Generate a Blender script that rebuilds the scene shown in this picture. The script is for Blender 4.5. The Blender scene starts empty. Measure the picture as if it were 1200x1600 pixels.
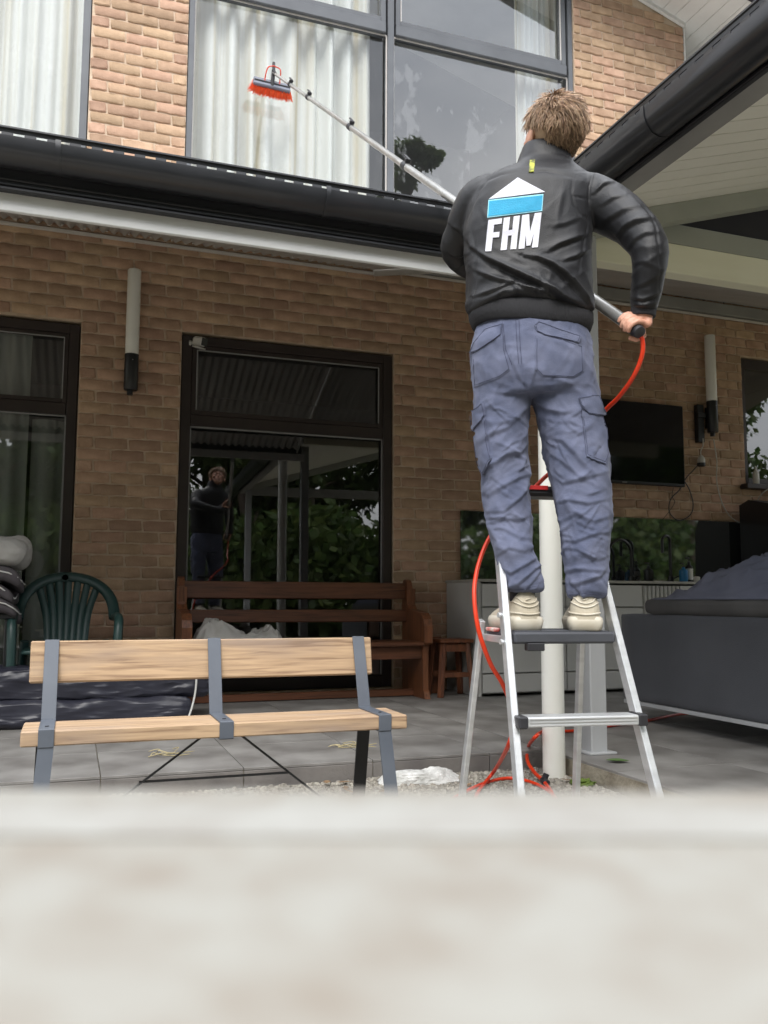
import bpy, bmesh, math, random
import numpy as np
from mathutils import Vector, Matrix, noise as mnoise
from mathutils.bvhtree import BVHTree
R = math.radians
sc = bpy.context.scene
col = sc.collection
random.seed(7)

# ------------------------------------------------------------------ camera
FPX, PITCH, ROLL, YAW, CAMZ = 1350.0, R(5.844), R(0.206), R(19.657), 0.72
cy_, sy_, cp_, sp_ = math.cos(YAW), math.sin(YAW), math.cos(PITCH), math.sin(PITCH)
cam = bpy.data.cameras.new('camera')
cam.sensor_fit = 'HORIZONTAL'; cam.sensor_width = 36.0; cam.lens = 36.0 * FPX / 1200.0
cam.clip_start = 0.01; cam.clip_end = 1000
cam.dof.use_dof = True; cam.dof.focus_distance = 3.3; cam.dof.aperture_fstop = 10.5
camo = bpy.data.objects.new('camera', cam); col.objects.link(camo)
F_ = Vector((sy_ * cp_, cy_ * cp_, sp_)); R0 = Vector((cy_, -sy_, 0)); U0 = R0.cross(F_)
Rv = R0 * math.cos(ROLL) + U0 * math.sin(ROLL); Uv = -R0 * math.sin(ROLL) + U0 * math.cos(ROLL)
camo.matrix_world = Matrix(((Rv.x, Uv.x, -F_.x, 0), (Rv.y, Uv.y, -F_.y, 0), (Rv.z, Uv.z, -F_.z, CAMZ), (0, 0, 0, 1)))
sc.camera = camo
# ------------------------------------------------------------------ sky, sun, exposure
SUN_EL, SUN_AZ = R(48), R(203)          # azimuth measured clockwise from +y
world = bpy.data.worlds.new('World'); sc.world = world; world.use_nodes = True
nt = world.node_tree; nt.nodes.clear()
wo = nt.nodes.new('ShaderNodeOutputWorld'); bg = nt.nodes.new('ShaderNodeBackground')
sky = nt.nodes.new('ShaderNodeTexSky'); sky.sky_type = 'NISHITA'; sky.sun_disc = False
sky.sun_elevation = SUN_EL; sky.sun_rotation = SUN_AZ; sky.dust_density = 3.0; sky.air_density = 1.0
tc = nt.nodes.new('ShaderNodeTexCoord'); mp = nt.nodes.new('ShaderNodeMapping'); mp.inputs['Scale'].default_value = (1.6, 1.6, 4.0)
nz = nt.nodes.new('ShaderNodeTexNoise'); nz.inputs['Scale'].default_value = 1.5; nz.inputs['Detail'].default_value = 6
rp = nt.nodes.new('ShaderNodeValToRGB')
rp.color_ramp.elements[0].position = .36; rp.color_ramp.elements[0].color = (6.6, 7.0, 7.7, 1)
rp.color_ramp.elements[1].position = .66; rp.color_ramp.elements[1].color = (12.5, 12.6, 12.8, 1)
mx = nt.nodes.new('ShaderNodeMixRGB'); mx.inputs['Fac'].default_value = 0.86
nt.links.new(tc.outputs['Generated'], mp.inputs['Vector']); nt.links.new(mp.outputs['Vector'], nz.inputs['Vector'])
nt.links.new(nz.outputs['Fac'], rp.inputs['Fac']); nt.links.new(sky.outputs['Color'], mx.inputs['Color1'])
sx = nt.nodes.new('ShaderNodeSeparateXYZ'); nt.links.new(tc.outputs['Generated'], sx.inputs[0])
cl = nt.nodes.new('ShaderNodeMath'); cl.operation = 'MAXIMUM'; cl.inputs[1].default_value = 0.0; nt.links.new(sx.outputs['Z'], cl.inputs[0])
ov = nt.nodes.new('ShaderNodeMath'); ov.operation = 'MULTIPLY_ADD'; ov.inputs[1].default_value = 1.0; ov.inputs[2].default_value = 0.5; nt.links.new(cl.outputs[0], ov.inputs[0])   # standard overcast: brighter overhead than at the horizon
vm = nt.nodes.new('ShaderNodeVectorMath'); vm.operation = 'SCALE'; nt.links.new(rp.outputs['Color'], vm.inputs[0]); nt.links.new(ov.outputs[0], vm.inputs['Scale'])
nt.links.new(vm.outputs[0], mx.inputs['Color2']); nt.links.new(mx.outputs['Color'], bg.inputs['Color'])
bg.inputs['Strength'].default_value = 0.15
nt.links.new(bg.outputs['Background'], wo.inputs['Surface'])
sl = bpy.data.lights.new('sun', 'SUN'); sl.energy = 1.4; sl.angle = R(26); sl.color = (1.0, .97, .92)
slo = bpy.data.objects.new('sun', sl); col.objects.link(slo)
sd = Vector((math.sin(SUN_AZ) * math.cos(SUN_EL), math.cos(SUN_AZ) * math.cos(SUN_EL), math.sin(SUN_EL)))
slo.rotation_euler = sd.to_track_quat('Z', 'Y').to_euler(); slo.location = (0, -5, 20)
sc.view_settings.view_transform = 'Standard'; sc.view_settings.look = 'None'
sc.view_settings.exposure = 0.85; sc.view_settings.gamma = 1.0
sc.render.engine = 'CYCLES'
sc.cycles.use_denoising = True
sc.cycles.max_bounces = 8; sc.cycles.transparent_max_bounces = 16

# ------------------------------------------------------------------ helpers
def L2W(u, w, h):            # camera-heading frame (right, ahead, up) -> world
    return Vector((u * cy_ + w * sy_, -u * sy_ + w * cy_, h))
def PXL(px, py, w):          # photo pixel at horizontal distance w -> (u, w, h)
    a, b = px - 600, py - 800
    u = a * math.cos(ROLL) + b * math.sin(ROLL); v = -a * math.sin(ROLL) + b * math.cos(ROLL)
    X, Yc = u / FPX, -v / FPX
    Y, Z = Yc * cp_ + sp_, cp_ - Yc * sp_
    t = w / Z
    return (X * t, w, CAMZ + Y * t)
def PW(px, py, w): return L2W(*PXL(px, py, w))
def PZ(px, py, z):           # photo pixel on the level z
    a = PXL(px, py, 1.0); t = (z - CAMZ) / (a[2] - CAMZ)
    return L2W(a[0] * t, t, z)
def PY(px, py, y):           # photo pixel on the plane y = const
    p = L2W(*PXL(px, py, 1.0)); t = y / p.y
    return Vector((p.x * t, y, CAMZ + (p.z - CAMZ) * t))
def srgb(r, g, b):
    f = lambda c: (c / 255 / 12.92) if c / 255 <= .04045 else ((c / 255 + .055) / 1.055) ** 2.4
    return (f(r), f(g), f(b))
ORG = {}
def tag(o, label=None, cat=None, group=None, kind=None):
    if label: o['label'] = label
    if cat: o['category'] = cat
    if group: o['group'] = group
    if kind: o['kind'] = kind
    return o
def thing(name, loc, label, cat, group=None):
    o = bpy.data.objects.new(name, None); o.empty_display_size = .1; col.objects.link(o); o.location = loc
    ORG[o.name] = Vector(loc); return tag(o, label, cat, group)
def link(name, me, parent=None, loc=None):
    o = bpy.data.objects.new(name, me); col.objects.link(o)
    if parent is not None:
        o.parent = parent; ORG[o.name] = ORG[parent.name]
    else: ORG[o.name] = Vector((0, 0, 0))
    if loc is not None: o.location = loc
    return o
def mesh(name, v, f, mat, parent=None, smooth=None, org=None):
    off = ORG[parent.name] if parent is not None else (Vector(org) if org is not None else Vector((0, 0, 0)))
    v = np.asarray([tuple(a) for a in v], dtype=float) if not isinstance(v, np.ndarray) else v
    v = v - np.array(off)
    me = bpy.data.meshes.new(name); me.from_pydata(v.tolist(), [], [tuple(a) for a in f]); me.update()
    if smooth is not None:
        me.polygons.foreach_set('use_smooth', [True] * len(me.polygons))
        if smooth < 180: me.set_sharp_from_angle(angle=R(smooth))
    if mat is not None: me.materials.append(mat)
    o = link(name, me, parent)
    if parent is None and org is not None: o.location = org; ORG[o.name] = Vector(org)
    return o
class MB:
    def __init__(s): s.v = []; s.f = []
    def add(s, vs, fs):
        o = len(s.v); s.v += [tuple(a) for a in vs]; s.f += [tuple(i + o for i in q) for q in fs]; return s
    def box(s, c, d, rot=None, bev=0.0):
        hx, hy, hz = d[0] / 2, d[1] / 2, d[2] / 2
        if bev <= 0:
            vs = [Vector((x, y, z)) for x in (-hx, hx) for y in (-hy, hy) for z in (-hz, hz)]
            fs = [(0, 1, 3, 2), (4, 6, 7, 5), (0, 4, 5, 1), (2, 3, 7, 6), (0, 2, 6, 4), (1, 5, 7, 3)]
        else:
            b = min(bev, hx * .9, hy * .9, hz * .9); vs = []; idx = {}
            for sx in (-1, 1):
                for sy in (-1, 1):
                    for sz in (-1, 1):
                        for ax in range(3):
                            p = [sx * (hx - b), sy * (hy - b), sz * (hz - b)]; p[ax] = (sx * hx, sy * hy, sz * hz)[ax]
                            idx[(sx, sy, sz, ax)] = len(vs); vs.append(Vector(p))
            fs = []
            def quad(q, n):
                c0 = sum((vs[i] for i in q), Vector()) / len(q)
                nn = (vs[q[1]] - vs[q[0]]).cross(vs[q[2]] - vs[q[0]])
                fs.append(tuple(q) if nn.dot(n) > 0 else tuple(reversed(q)))
            S = (-1, 1)
            for sx in S:
                quad([idx[(sx, a, b2, 0)] for a, b2 in ((-1, -1), (1, -1), (1, 1), (-1, 1))], Vector((sx, 0, 0)))
                quad([idx[(a, sx, b2, 1)] for a, b2 in ((-1, -1), (1, -1), (1, 1), (-1, 1))], Vector((0, sx, 0)))
                quad([idx[(a, b2, sx, 2)] for a, b2 in ((-1, -1), (1, -1), (1, 1), (-1, 1))], Vector((0, 0, sx)))
            for a in S:
                for b2 in S:
                    quad([idx[(a, b2, -1, 0)], idx[(a, b2, 1, 0)], idx[(a, b2, 1, 1)], idx[(a, b2, -1, 1)]], Vector((a, b2, 0)))
                    quad([idx[(a, -1, b2, 0)], idx[(a, 1, b2, 0)], idx[(a, 1, b2, 2)], idx[(a, -1, b2, 2)]], Vector((a, 0, b2)))
                    quad([idx[(-1, a, b2, 1)], idx[(1, a, b2, 1)], idx[(1, a, b2, 2)], idx[(-1, a, b2, 2)]], Vector((0, a, b2)))
                    for c2 in S: quad([idx[(a, b2, c2, k)] for k in range(3)], Vector((a, b2, c2)))
        c = Vector(c)
        if rot is not None: vs = [rot @ p for p in vs]
        return s.add([p + c for p in vs], fs)
    def bar(s, a, b, wx, wy, up=(0, 0, 1), bev=0.0):     # rectangular bar from a to b
        a, b = Vector(a), Vector(b); d = (b - a); L = d.length; d.normalize()
        x = d.cross(Vector(up))
        if x.length < 1e-4: x = d.cross(Vector((1, 0, 0)))
        x.normalize(); y = x.cross(d)
        rot = Matrix((x, y, d)).transposed()
        return s.box((a + b) / 2, (wx, wy, L), rot, bev)
    def tube(s, pts, r, n=8, caps=True, flat=None):
        pts = [Vector(p) for p in pts]; m = len(pts)
        rr = list(r) if hasattr(r, '__len__') else [r] * m
        t0 = (pts[1] - pts[0]).normalized(); ref = Vector((0, 0, 1)) if abs(t0.z) < .9 else Vector((1, 0, 0))
        nrm = (ref - t0 * ref.dot(t0)).normalized(); vs = []; fs = []
        for i, p in enumerate(pts):
            t = (pts[min(i + 1, m - 1)] - pts[max(i - 1, 0)]).normalized()
            nrm = (nrm - t * nrm.dot(t)).normalized(); bn = t.cross(nrm)
            for k in range(n):
                a = 2 * math.pi * k / n
                vs.append(p + (nrm * math.cos(a) * (flat or 1) + bn * math.sin(a)) * rr[i])
        for i in range(m - 1):
            for k in range(n):
                k2 = (k + 1) % n; fs.append((i * n + k, i * n + k2, (i + 1) * n + k2, (i + 1) * n + k))
        if caps: fs.append(tuple(reversed(range(n)))); fs.append(tuple((m - 1) * n + k for k in range(n)))
        return s.add(vs, fs)
    def loft(s, rings, caps=True):
        n = len(rings[0]); vs = [p for r in rings for p in r]; fs = []
        for i in range(len(rings) - 1):
            for k in range(n):
                k2 = (k + 1) % n; fs.append((i * n + k, i * n + k2, (i + 1) * n + k2, (i + 1) * n + k))
        if caps: fs.append(tuple(reversed(range(n)))); fs.append(tuple((len(rings) - 1) * n + k for k in range(n)))
        return s.add(vs, fs)
    def lathe(s, prof, c, n=20, axis='z'):
        c = Vector(c); rings = []
        for r, h in prof:
            rg = []
            for k in range(n):
                a = 2 * math.pi * k / n; p = (r * math.cos(a), r * math.sin(a), h)
                if axis == 'y': p = (p[0], p[2], -p[1])
                if axis == 'x': p = (p[2], p[0], p[1])
                rg.append(c + Vector(p))
            rings.append(rg)
        return s.loft(rings)
    def prism(s, poly, axis, a, b):      # polygon (2D list) extruded along axis between a and b
        def P(q, t):
            return {'x': (t, q[0], q[1]), 'y': (q[0], t, q[1]), 'z': (q[0], q[1], t)}[axis]
        n = len(poly); vs = [P(q, a) for q in poly] + [P(q, b) for q in poly]
        fs = [tuple(range(n)), tuple(reversed(range(n, 2 * n)))] + [(i, i + n, (i + 1) % n + n, (i + 1) % n) for i in range(n)]
        return s.add(vs, fs)
    def build(s, name, mat, parent=None, smooth=None, org=None):
        o = mesh(name, s.v, s.f, mat, parent, smooth, org)
        bm = bmesh.new(); bm.from_mesh(o.data); bmesh.ops.recalc_face_normals(bm, faces=bm.faces); bm.to_mesh(o.data); bm.free()
        if smooth is not None and smooth < 180: o.data.set_sharp_from_angle(angle=R(smooth))
        return o
def spline(P, n=8):                       # Catmull-Rom through points
    P = [Vector(p) for p in P]; out = []
    Q = [P[0] * 2 - P[1]] + P + [P[-1] * 2 - P[-2]]
    for i in range(1, len(Q) - 2):
        for k in range(n):
            t = k / n; a, b, c, d = Q[i - 1:i + 3]
            out.append(.5 * ((2 * b) + (c - a) * t + (2 * a - 5 * b + 4 * c - d) * t * t + (3 * b - a - 3 * c + d) * t ** 3))
    out.append(P[-1]); return out

# ------------------------------------------------------------------ materials
def node(m, t): return m.node_tree.nodes.new(t)
def mat(name, c1, c2=None, rough=.6, metal=0.0, scale=6.0, detail=5, stretch=(1, 1, 1), ramp=(.35, .65), bump=0.0, bscale=60.0,
        bstretch=(1, 1, 1), rand=0.0, spec=.5, trans=0.0, sheen=0.0, coat=0.0, rvar=0.0, hue=0.0, coord='Object', bdist=.01):
    m = bpy.data.materials.new(name); m.use_nodes = True; L = m.node_tree.links
    b = m.node_tree.nodes['Principled BSDF']
    b.inputs['Roughness'].default_value = rough; b.inputs['Metallic'].default_value = metal
    b.inputs['Specular IOR Level'].default_value = spec; b.inputs['Sheen Weight'].default_value = sheen
    b.inputs['Coat Weight'].default_value = coat
    t = node(m, 'ShaderNodeTexCoord'); mpn = node(m, 'ShaderNodeMapping'); mpn.inputs['Scale'].default_value = stretch
    L.new(t.outputs[coord], mpn.inputs['Vector'])
    out = None
    if c2 is not None:
        n = node(m, 'ShaderNodeTexNoise'); n.inputs['Scale'].default_value = scale; n.inputs['Detail'].default_value = detail
        L.new(mpn.outputs['Vector'], n.inputs['Vector'])
        r = node(m, 'ShaderNodeValToRGB'); e = r.color_ramp.elements
        e[0].position, e[1].position = ramp; e[0].color = (*c1, 1); e[1].color = (*c2, 1)
        L.new(n.outputs['Fac'], r.inputs['Fac']); out = r.outputs['Color']
        if rvar:
            mm = node(m, 'ShaderNodeMath'); mm.operation = 'MULTIPLY_ADD'; mm.inputs[1].default_value = rvar; mm.inputs[2].default_value = rough - rvar / 2
            L.new(n.outputs['Fac'], mm.inputs[0]); L.new(mm.outputs[0], b.inputs['Roughness'])
    else: b.inputs['Base Color'].default_value = (*c1, 1)
    if rand or hue:
        oi = node(m, 'ShaderNodeObjectInfo'); g = node(m, 'ShaderNodeNewGeometry')
        ad = node(m, 'ShaderNodeMath'); ad.operation = 'ADD'; L.new(oi.outputs['Random'], ad.inputs[0]); L.new(g.outputs['Random Per Island'], ad.inputs[1])
        fr = node(m, 'ShaderNodeMath'); fr.operation = 'FRACT'; L.new(ad.outputs[0], fr.inputs[0])
        ma = node(m, 'ShaderNodeMath'); ma.operation = 'MULTIPLY_ADD'; ma.inputs[1].default_value = rand; ma.inputs[2].default_value = 1 - rand / 2
        L.new(fr.outputs[0], ma.inputs[0])
        h = node(m, 'ShaderNodeHueSaturation')
        if out is not None: L.new(out, h.inputs['Color'])
        else: h.inputs['Color'].default_value = (*c1, 1)
        L.new(ma.outputs[0], h.inputs['Value'])
        if hue:
            m5 = node(m, 'ShaderNodeMath'); m5.operation = 'MULTIPLY'; m5.inputs[1].default_value = 7.31; L.new(fr.outputs[0], m5.inputs[0])
            f2 = node(m, 'ShaderNodeMath'); f2.operation = 'FRACT'; L.new(m5.outputs[0], f2.inputs[0])
            m6 = node(m, 'ShaderNodeMath'); m6.operation = 'MULTIPLY_ADD'; m6.inputs[1].default_value = hue; m6.inputs[2].default_value = .5 - hue / 2
            L.new(f2.outputs[0], m6.inputs[0]); L.new(m6.outputs[0], h.inputs['Hue'])
        out = h.outputs['Color']
    if out is not None: L.new(out, b.inputs['Base Color'])
    if bump:
        mb = node(m, 'ShaderNodeMapping'); mb.inputs['Scale'].default_value = bstretch; L.new(t.outputs[coord], mb.inputs['Vector'])
        n2 = node(m, 'ShaderNodeTexNoise'); n2.inputs['Scale'].default_value = bscale; n2.inputs['Detail'].default_value = 5
        L.new(mb.outputs['Vector'], n2.inputs['Vector'])
        bp = node(m, 'ShaderNodeBump'); bp.inputs['Strength'].default_value = bump; bp.inputs['Distance'].default_value = bdist
        L.new(n2.outputs['Fac'], bp.inputs['Height']); L.new(bp.outputs['Normal'], b.inputs['Normal'])
    if trans:
        tr = node(m, 'ShaderNodeBsdfTranslucent'); mxs = node(m, 'ShaderNodeMixShader'); mxs.inputs[0].default_value = trans
        if out is not None: L.new(out, tr.inputs['Color'])
        else: tr.inputs['Color'].default_value = (*c1, 1)
        o = m.node_tree.nodes['Material Output']
        L.new(b.outputs[0], mxs.inputs[1]); L.new(tr.outputs[0], mxs.inputs[2]); L.new(mxs.outputs[0], o.inputs['Surface'])
    return m
def glass_mat(name, tint=(1, 1, 1), mult=2.0, dirt=0.0, dirt_scale=3.0):
    m = bpy.data.materials.new(name); m.use_nodes = True; N = m.node_tree; N.nodes.clear(); L = N.links
    o = N.nodes.new('ShaderNodeOutputMaterial'); t = N.nodes.new('ShaderNodeBsdfTransparent'); t.inputs[0].default_value = (*tint, 1)
    g = N.nodes.new('ShaderNodeBsdfGlossy'); g.inputs['Roughness'].default_value = 0.0
    geo = N.nodes.new('ShaderNodeNewGeometry'); io = N.nodes.new('ShaderNodeMath'); io.operation = 'MULTIPLY_ADD'
    io.inputs[1].default_value = 1 / 1.52 - 1.52; io.inputs[2].default_value = 1.52; L.new(geo.outputs['Backfacing'], io.inputs[0])
    f = N.nodes.new('ShaderNodeFresnel'); L.new(io.outputs[0], f.inputs['IOR'])
    mu = N.nodes.new('ShaderNodeMath'); mu.operation = 'MULTIPLY'; mu.use_clamp = True; mu.inputs[1].default_value = mult; L.new(f.outputs[0], mu.inputs[0])
    mxs = N.nodes.new('ShaderNodeMixShader'); L.new(mu.outputs[0], mxs.inputs[0]); L.new(t.outputs[0], mxs.inputs[1]); L.new(g.outputs[0], mxs.inputs[2])
    last = mxs
    tcn = N.nodes.new('ShaderNodeTexCoord')
    nb = N.nodes.new('ShaderNodeTexNoise'); nb.inputs['Scale'].default_value = 1.1; L.new(tcn.outputs['Object'], nb.inputs['Vector'])
    bp = N.nodes.new('ShaderNodeBump'); bp.inputs['Strength'].default_value = .012; bp.inputs['Distance'].default_value = .02
    L.new(nb.outputs['Fac'], bp.inputs['Height']); L.new(bp.outputs['Normal'], g.inputs['Normal'])
    if dirt:
        d = N.nodes.new('ShaderNodeBsdfDiffuse'); d.inputs[0].default_value = (.75, .77, .8, 1)
        mp2 = N.nodes.new('ShaderNodeMapping'); mp2.inputs['Scale'].default_value = (1.6, 1, .8); L.new(tcn.outputs['Object'], mp2.inputs['Vector'])
        n = N.nodes.new('ShaderNodeTexNoise'); n.inputs['Scale'].default_value = dirt_scale; n.inputs['Detail'].default_value = 9; n.inputs['Roughness'].default_value = .65
        L.new(mp2.outputs[0], n.inputs['Vector'])
        r = N.nodes.new('ShaderNodeValToRGB'); r.color_ramp.elements[0].position = .56; r.color_ramp.elements[1].position = .585
        r.color_ramp.elements[0].color = (.015, .015, .015, 1); r.color_ramp.elements[1].color = (dirt, dirt, dirt, 1); L.new(n.outputs['Fac'], r.inputs['Fac'])
        m2 = N.nodes.new('ShaderNodeMixShader'); L.new(r.outputs['Color'], m2.inputs[0]); L.new(mxs.outputs[0], m2.inputs[1]); L.new(d.outputs[0], m2.inputs[2]); last = m2
    L.new(last.outputs[0], o.inputs['Surface']); return m
M = {}
M['brick'] = mat('brick', (.39, .255, .172), (.53, .362, .252), rough=.9, scale=9, bump=.5, bscale=70, rand=.36, hue=.02, bdist=.006, spec=.2)
M['mortar'] = mat('mortar', (.53, .41, .30), (.63, .50, .385), rough=.95, scale=14, bump=.6, bscale=90, spec=.15, bdist=.006)
M['upframe'] = mat('grey_window_frame', srgb(84, 87, 92), srgb(96, 99, 104), rough=.45, scale=3)
M['darkframe'] = mat('dark_bronze_frame', srgb(48, 40, 38), srgb(56, 47, 44), rough=.45, scale=4)
M['bead'] = mat('glazing_bead', srgb(150, 150, 150), rough=.4)
M['glass'] = glass_mat('window_glass', (.8, .82, .82), 3.8)
M['glass_dirty'] = glass_mat('water_marked_glass', (.9, .93, .95), 3.6, dirt=.10)
M['glass_up'] = glass_mat('double_glazing', (.9, .93, .95), 3.6)
M['glass_soap'] = glass_mat('freshly_wet_glass', (.95, .97, .98), 2.0, dirt=.05, dirt_scale=5)
M['curtain'] = mat('sheer_curtain', srgb(240, 241, 235), srgb(204, 190, 152), rough=.9, scale=.8, stretch=(16, 1, .25), ramp=(.48, .74), trans=.3, bump=.15, bscale=120)  # vertical beige streaks put fold shade into the cream and white colour
M['curtain_green'] = mat('pale_curtain', srgb(190, 196, 190), srgb(206, 208, 198), rough=.9, scale=1.2, stretch=(10, 1, .3), trans=.25)
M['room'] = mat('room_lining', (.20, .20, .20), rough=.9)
M['gutter'] = mat('black_gutter', srgb(38, 39, 43), srgb(45, 46, 50), rough=.34, scale=3, coat=.25, rvar=.15)
M['fascia'] = mat('charcoal_fascia', srgb(38, 39, 44), srgb(44, 45, 50), rough=.5, scale=3)
M['beam'] = mat('light_grey_beam', srgb(226, 227, 226), srgb(214, 215, 214), rough=.6, scale=4, stretch=(1, 6, 6), bump=.1, bscale=40)
M['beamgrey'] = mat('mid_grey_beam', srgb(140, 140, 138), srgb(152, 152, 150), rough=.6, scale=4)
M['cream'] = mat('cream_beam', srgb(236, 234, 208), srgb(240, 238, 214), rough=.7, scale=3, stretch=(1, 5, 5))
M['olive'] = mat('grey_green_rafter', srgb(156, 159, 148), srgb(166, 168, 158), rough=.7, scale=3)
M['ceil'] = mat('pale_green_ceiling', srgb(240, 239, 230), srgb(234, 233, 223), rough=.75, scale=1.5, rand=.04)
M['infill'] = mat('dark_gable_board', srgb(44, 42, 46), srgb(52, 50, 52), rough=.8, scale=3)
M['zinc'] = mat('corrugated_steel', srgb(196, 194, 190), srgb(180, 177, 172), rough=.5, metal=.0, scale=2)
M['trim'] = mat('white_trim', srgb(205, 200, 195), rough=.6)
M['soffit'] = mat('white_soffit_board', srgb(228, 228, 226), srgb(214, 214, 212), rough=.6, scale=2)
M['pvc'] = mat('white_pvc', srgb(242, 242, 235), srgb(232, 232, 224), rough=.38, scale=2.2, stretch=(1, 1, .3), bump=.02)
M['steelgrey'] = mat('grey_painted_post', srgb(178, 180, 182), srgb(168, 170, 172), rough=.5, scale=3)
M['tile'] = mat('grey_paving_tile', srgb(106, 103, 100), srgb(142, 140, 137), rough=.6, scale=3.2, detail=12, rvar=.25, bump=.15, bscale=120, rand=.07, bdist=.003)
M['riser'] = mat('dark_riser_tile', srgb(104, 100, 98), srgb(128, 124, 120), rough=.75, scale=5, stretch=(1, 1, .3), detail=8, bump=.25, bscale=60, rand=.06)
M['grout'] = mat('tile_grout', srgb(165, 162, 155), srgb(140, 136, 128), rough=.9, scale=20)
M['concrete'] = mat('rough_concrete', srgb(128, 120, 104), srgb(160, 152, 136), rough=.9, scale=9, detail=9, bump=.8, bscale=40)
M['rubble'] = mat('pale_concrete_rubble', srgb(176, 176, 172), srgb(222, 222, 220), rough=.95, scale=18, detail=9, bump=.9, bscale=60)
M['gravel'] = mat('gravel_bed', srgb(120, 114, 104), srgb(176, 170, 158), rough=.95, scale=70, detail=4, bump=1.0, bscale=90, bdist=.02)
M['pebble'] = mat('gravel_stone', srgb(172, 167, 157), srgb(140, 134, 124), rough=.9, scale=30, rand=.7, hue=.02)
M['soil'] = mat('garden_ground', srgb(70, 72, 44), srgb(96, 88, 60), rough=.95, scale=1.5, detail=9, bump=.6, bscale=8)
M['table'] = mat('white_stone_table', srgb(152, 150, 143), srgb(134, 125, 114), rough=.5, scale=75, detail=3, ramp=(.36, .80))
M['alu'] = mat('brushed_aluminium', srgb(206, 208, 210), srgb(224, 226, 228), rough=.36, metal=.6, scale=3, stretch=(1, 1, 12))
M['blackplastic'] = mat('black_plastic', srgb(38, 38, 41), srgb(46, 46, 50), rough=.5, scale=8)
M['greyplastic'] = mat('grey_step_plastic', srgb(62, 64, 70), srgb(72, 74, 80), rough=.55, scale=8)
M['orange'] = mat('orange_hose', srgb(226, 62, 22), srgb(206, 52, 18), rough=.4, scale=6)
M['bristle'] = mat('orange_bristle', srgb(250, 116, 66), srgb(240, 90, 48), rough=.7, scale=40, rand=.3)
M['brushgrey'] = mat('grey_brush_block', srgb(120, 124, 138), rough=.5)
M['pole'] = mat('grey_pole', srgb(150, 150, 148), srgb(170, 170, 168), rough=.3, metal=.55, scale=6)
M['jacket'] = mat('charcoal_softshell', srgb(24, 24, 27), srgb(30, 30, 33), rough=.46, scale=7, sheen=.04, bump=.16, bscale=300, spec=.36)
M['rib'] = mat('black_ribbed_cuff', srgb(36, 36, 40), srgb(42, 42, 46), rough=.8, scale=5, bump=.3, bscale=40, bstretch=(6, 6, .5))
M['trouser'] = mat('slate_blue_cotton', srgb(82, 88, 110), srgb(107, 112, 134), rough=.92, scale=11, detail=12, sheen=.1, bump=.2, bscale=260, spec=.2)
M['stitch'] = mat('trouser_stitch', srgb(64, 67, 88), rough=.9)
M['skin'] = mat('skin', srgb(216, 168, 144), srgb(202, 144, 120), rough=.5, scale=18, bump=.06, bscale=90)
M['hair'] = mat('brown_hair', srgb(168, 140, 114), rough=.42, rand=1.1, hue=.02, spec=.4)
M['shoe'] = mat('cream_shoe', srgb(206, 198, 180), srgb(192, 182, 162), rough=.7, scale=14, bump=.1, bscale=150)
M['sole'] = mat('pale_shoe_sole', srgb(214, 208, 194), srgb(196, 188, 170), rough=.55, scale=16)
M['logowhite'] = mat('white_embroidery', srgb(222, 222, 232), srgb(212, 212, 224), rough=.7, scale=30, bump=.2, bscale=220)
M['logoblue'] = mat('cyan_embroidery', srgb(22, 158, 200), srgb(18, 148, 190), rough=.65, scale=30, bump=.2, bscale=220)
M['logoedge'] = mat('pale_cyan_edge', srgb(150, 214, 230), rough=.65)
M['lime'] = mat('yellow_green_tag', srgb(186, 190, 60), srgb(80, 84, 40), rough=.6, scale=60)
M['benchwood'] = None
M['steelbar'] = mat('blue_grey_steel', srgb(84, 90, 100), srgb(98, 104, 113), rough=.45, scale=4, metal=.1)
M['blacksteel'] = mat('black_steel', srgb(34, 35, 38), rough=.45)
M['greenplastic'] = mat('dark_green_plastic', srgb(30, 56, 54), srgb(36, 63, 60), rough=.42, scale=5, rvar=.15)
M['vinyl'] = mat('black_vinyl', srgb(42, 43, 54), srgb(50, 51, 62), rough=.38, scale=4)
M['stripe'] = mat('charcoal_stripe_fabric', srgb(76, 72, 76), srgb(88, 83, 86), rough=.9, scale=8)
M['piping'] = mat('white_piping', srgb(210, 210, 206), rough=.8)
M['linen'] = mat('pale_grey_linen', srgb(196, 194, 190), srgb(178, 176, 172), rough=.9, scale=4, bump=.2, bscale=50)
M['sofa'] = mat('charcoal_sofa_fabric', srgb(76, 78, 84), srgb(66, 68, 74), rough=.9, scale=2.2, detail=9, bump=.25, bscale=300, sheen=.15)
M['cushion'] = mat('dark_taupe_fabric', srgb(80, 79, 78), srgb(70, 69, 69), rough=.9, scale=5, bump=.2, bscale=200)
M['blanket'] = mat('blue_grey_cloth', srgb(86, 90, 106), srgb(98, 101, 116), rough=.9, scale=5, bump=.15, bscale=150)
M['cabinet'] = mat('light_grey_laminate', srgb(188, 187, 183), srgb(180, 179, 176), rough=.45, scale=1.5)
M['counter'] = mat('pale_countertop', srgb(168, 166, 158), srgb(150, 148, 142), rough=.3, scale=12)
M['matteblack'] = mat('matte_black', srgb(30, 31, 34), rough=.35)
M['screen'] = mat('tv_screen', (.004, .004, .006), rough=.06, spec=.5)
M['splash'] = mat('dark_gloss_splashback', (.03, .033, .036), rough=.03, spec=.9)
M['splash'].node_tree.nodes['Principled BSDF'].inputs['IOR'].default_value = 2.2
M['opal'] = mat('opal_lamp_tube', srgb(240, 239, 232), srgb(232, 231, 224), rough=.35, scale=2)
M['cable_w'] = mat('white_cable', srgb(200, 196, 188), rough=.5)
M['blue'] = mat('blue_bottle', srgb(30, 110, 160), rough=.3)
M['label'] = mat('white_label', srgb(208, 206, 200), rough=.6)
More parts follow.
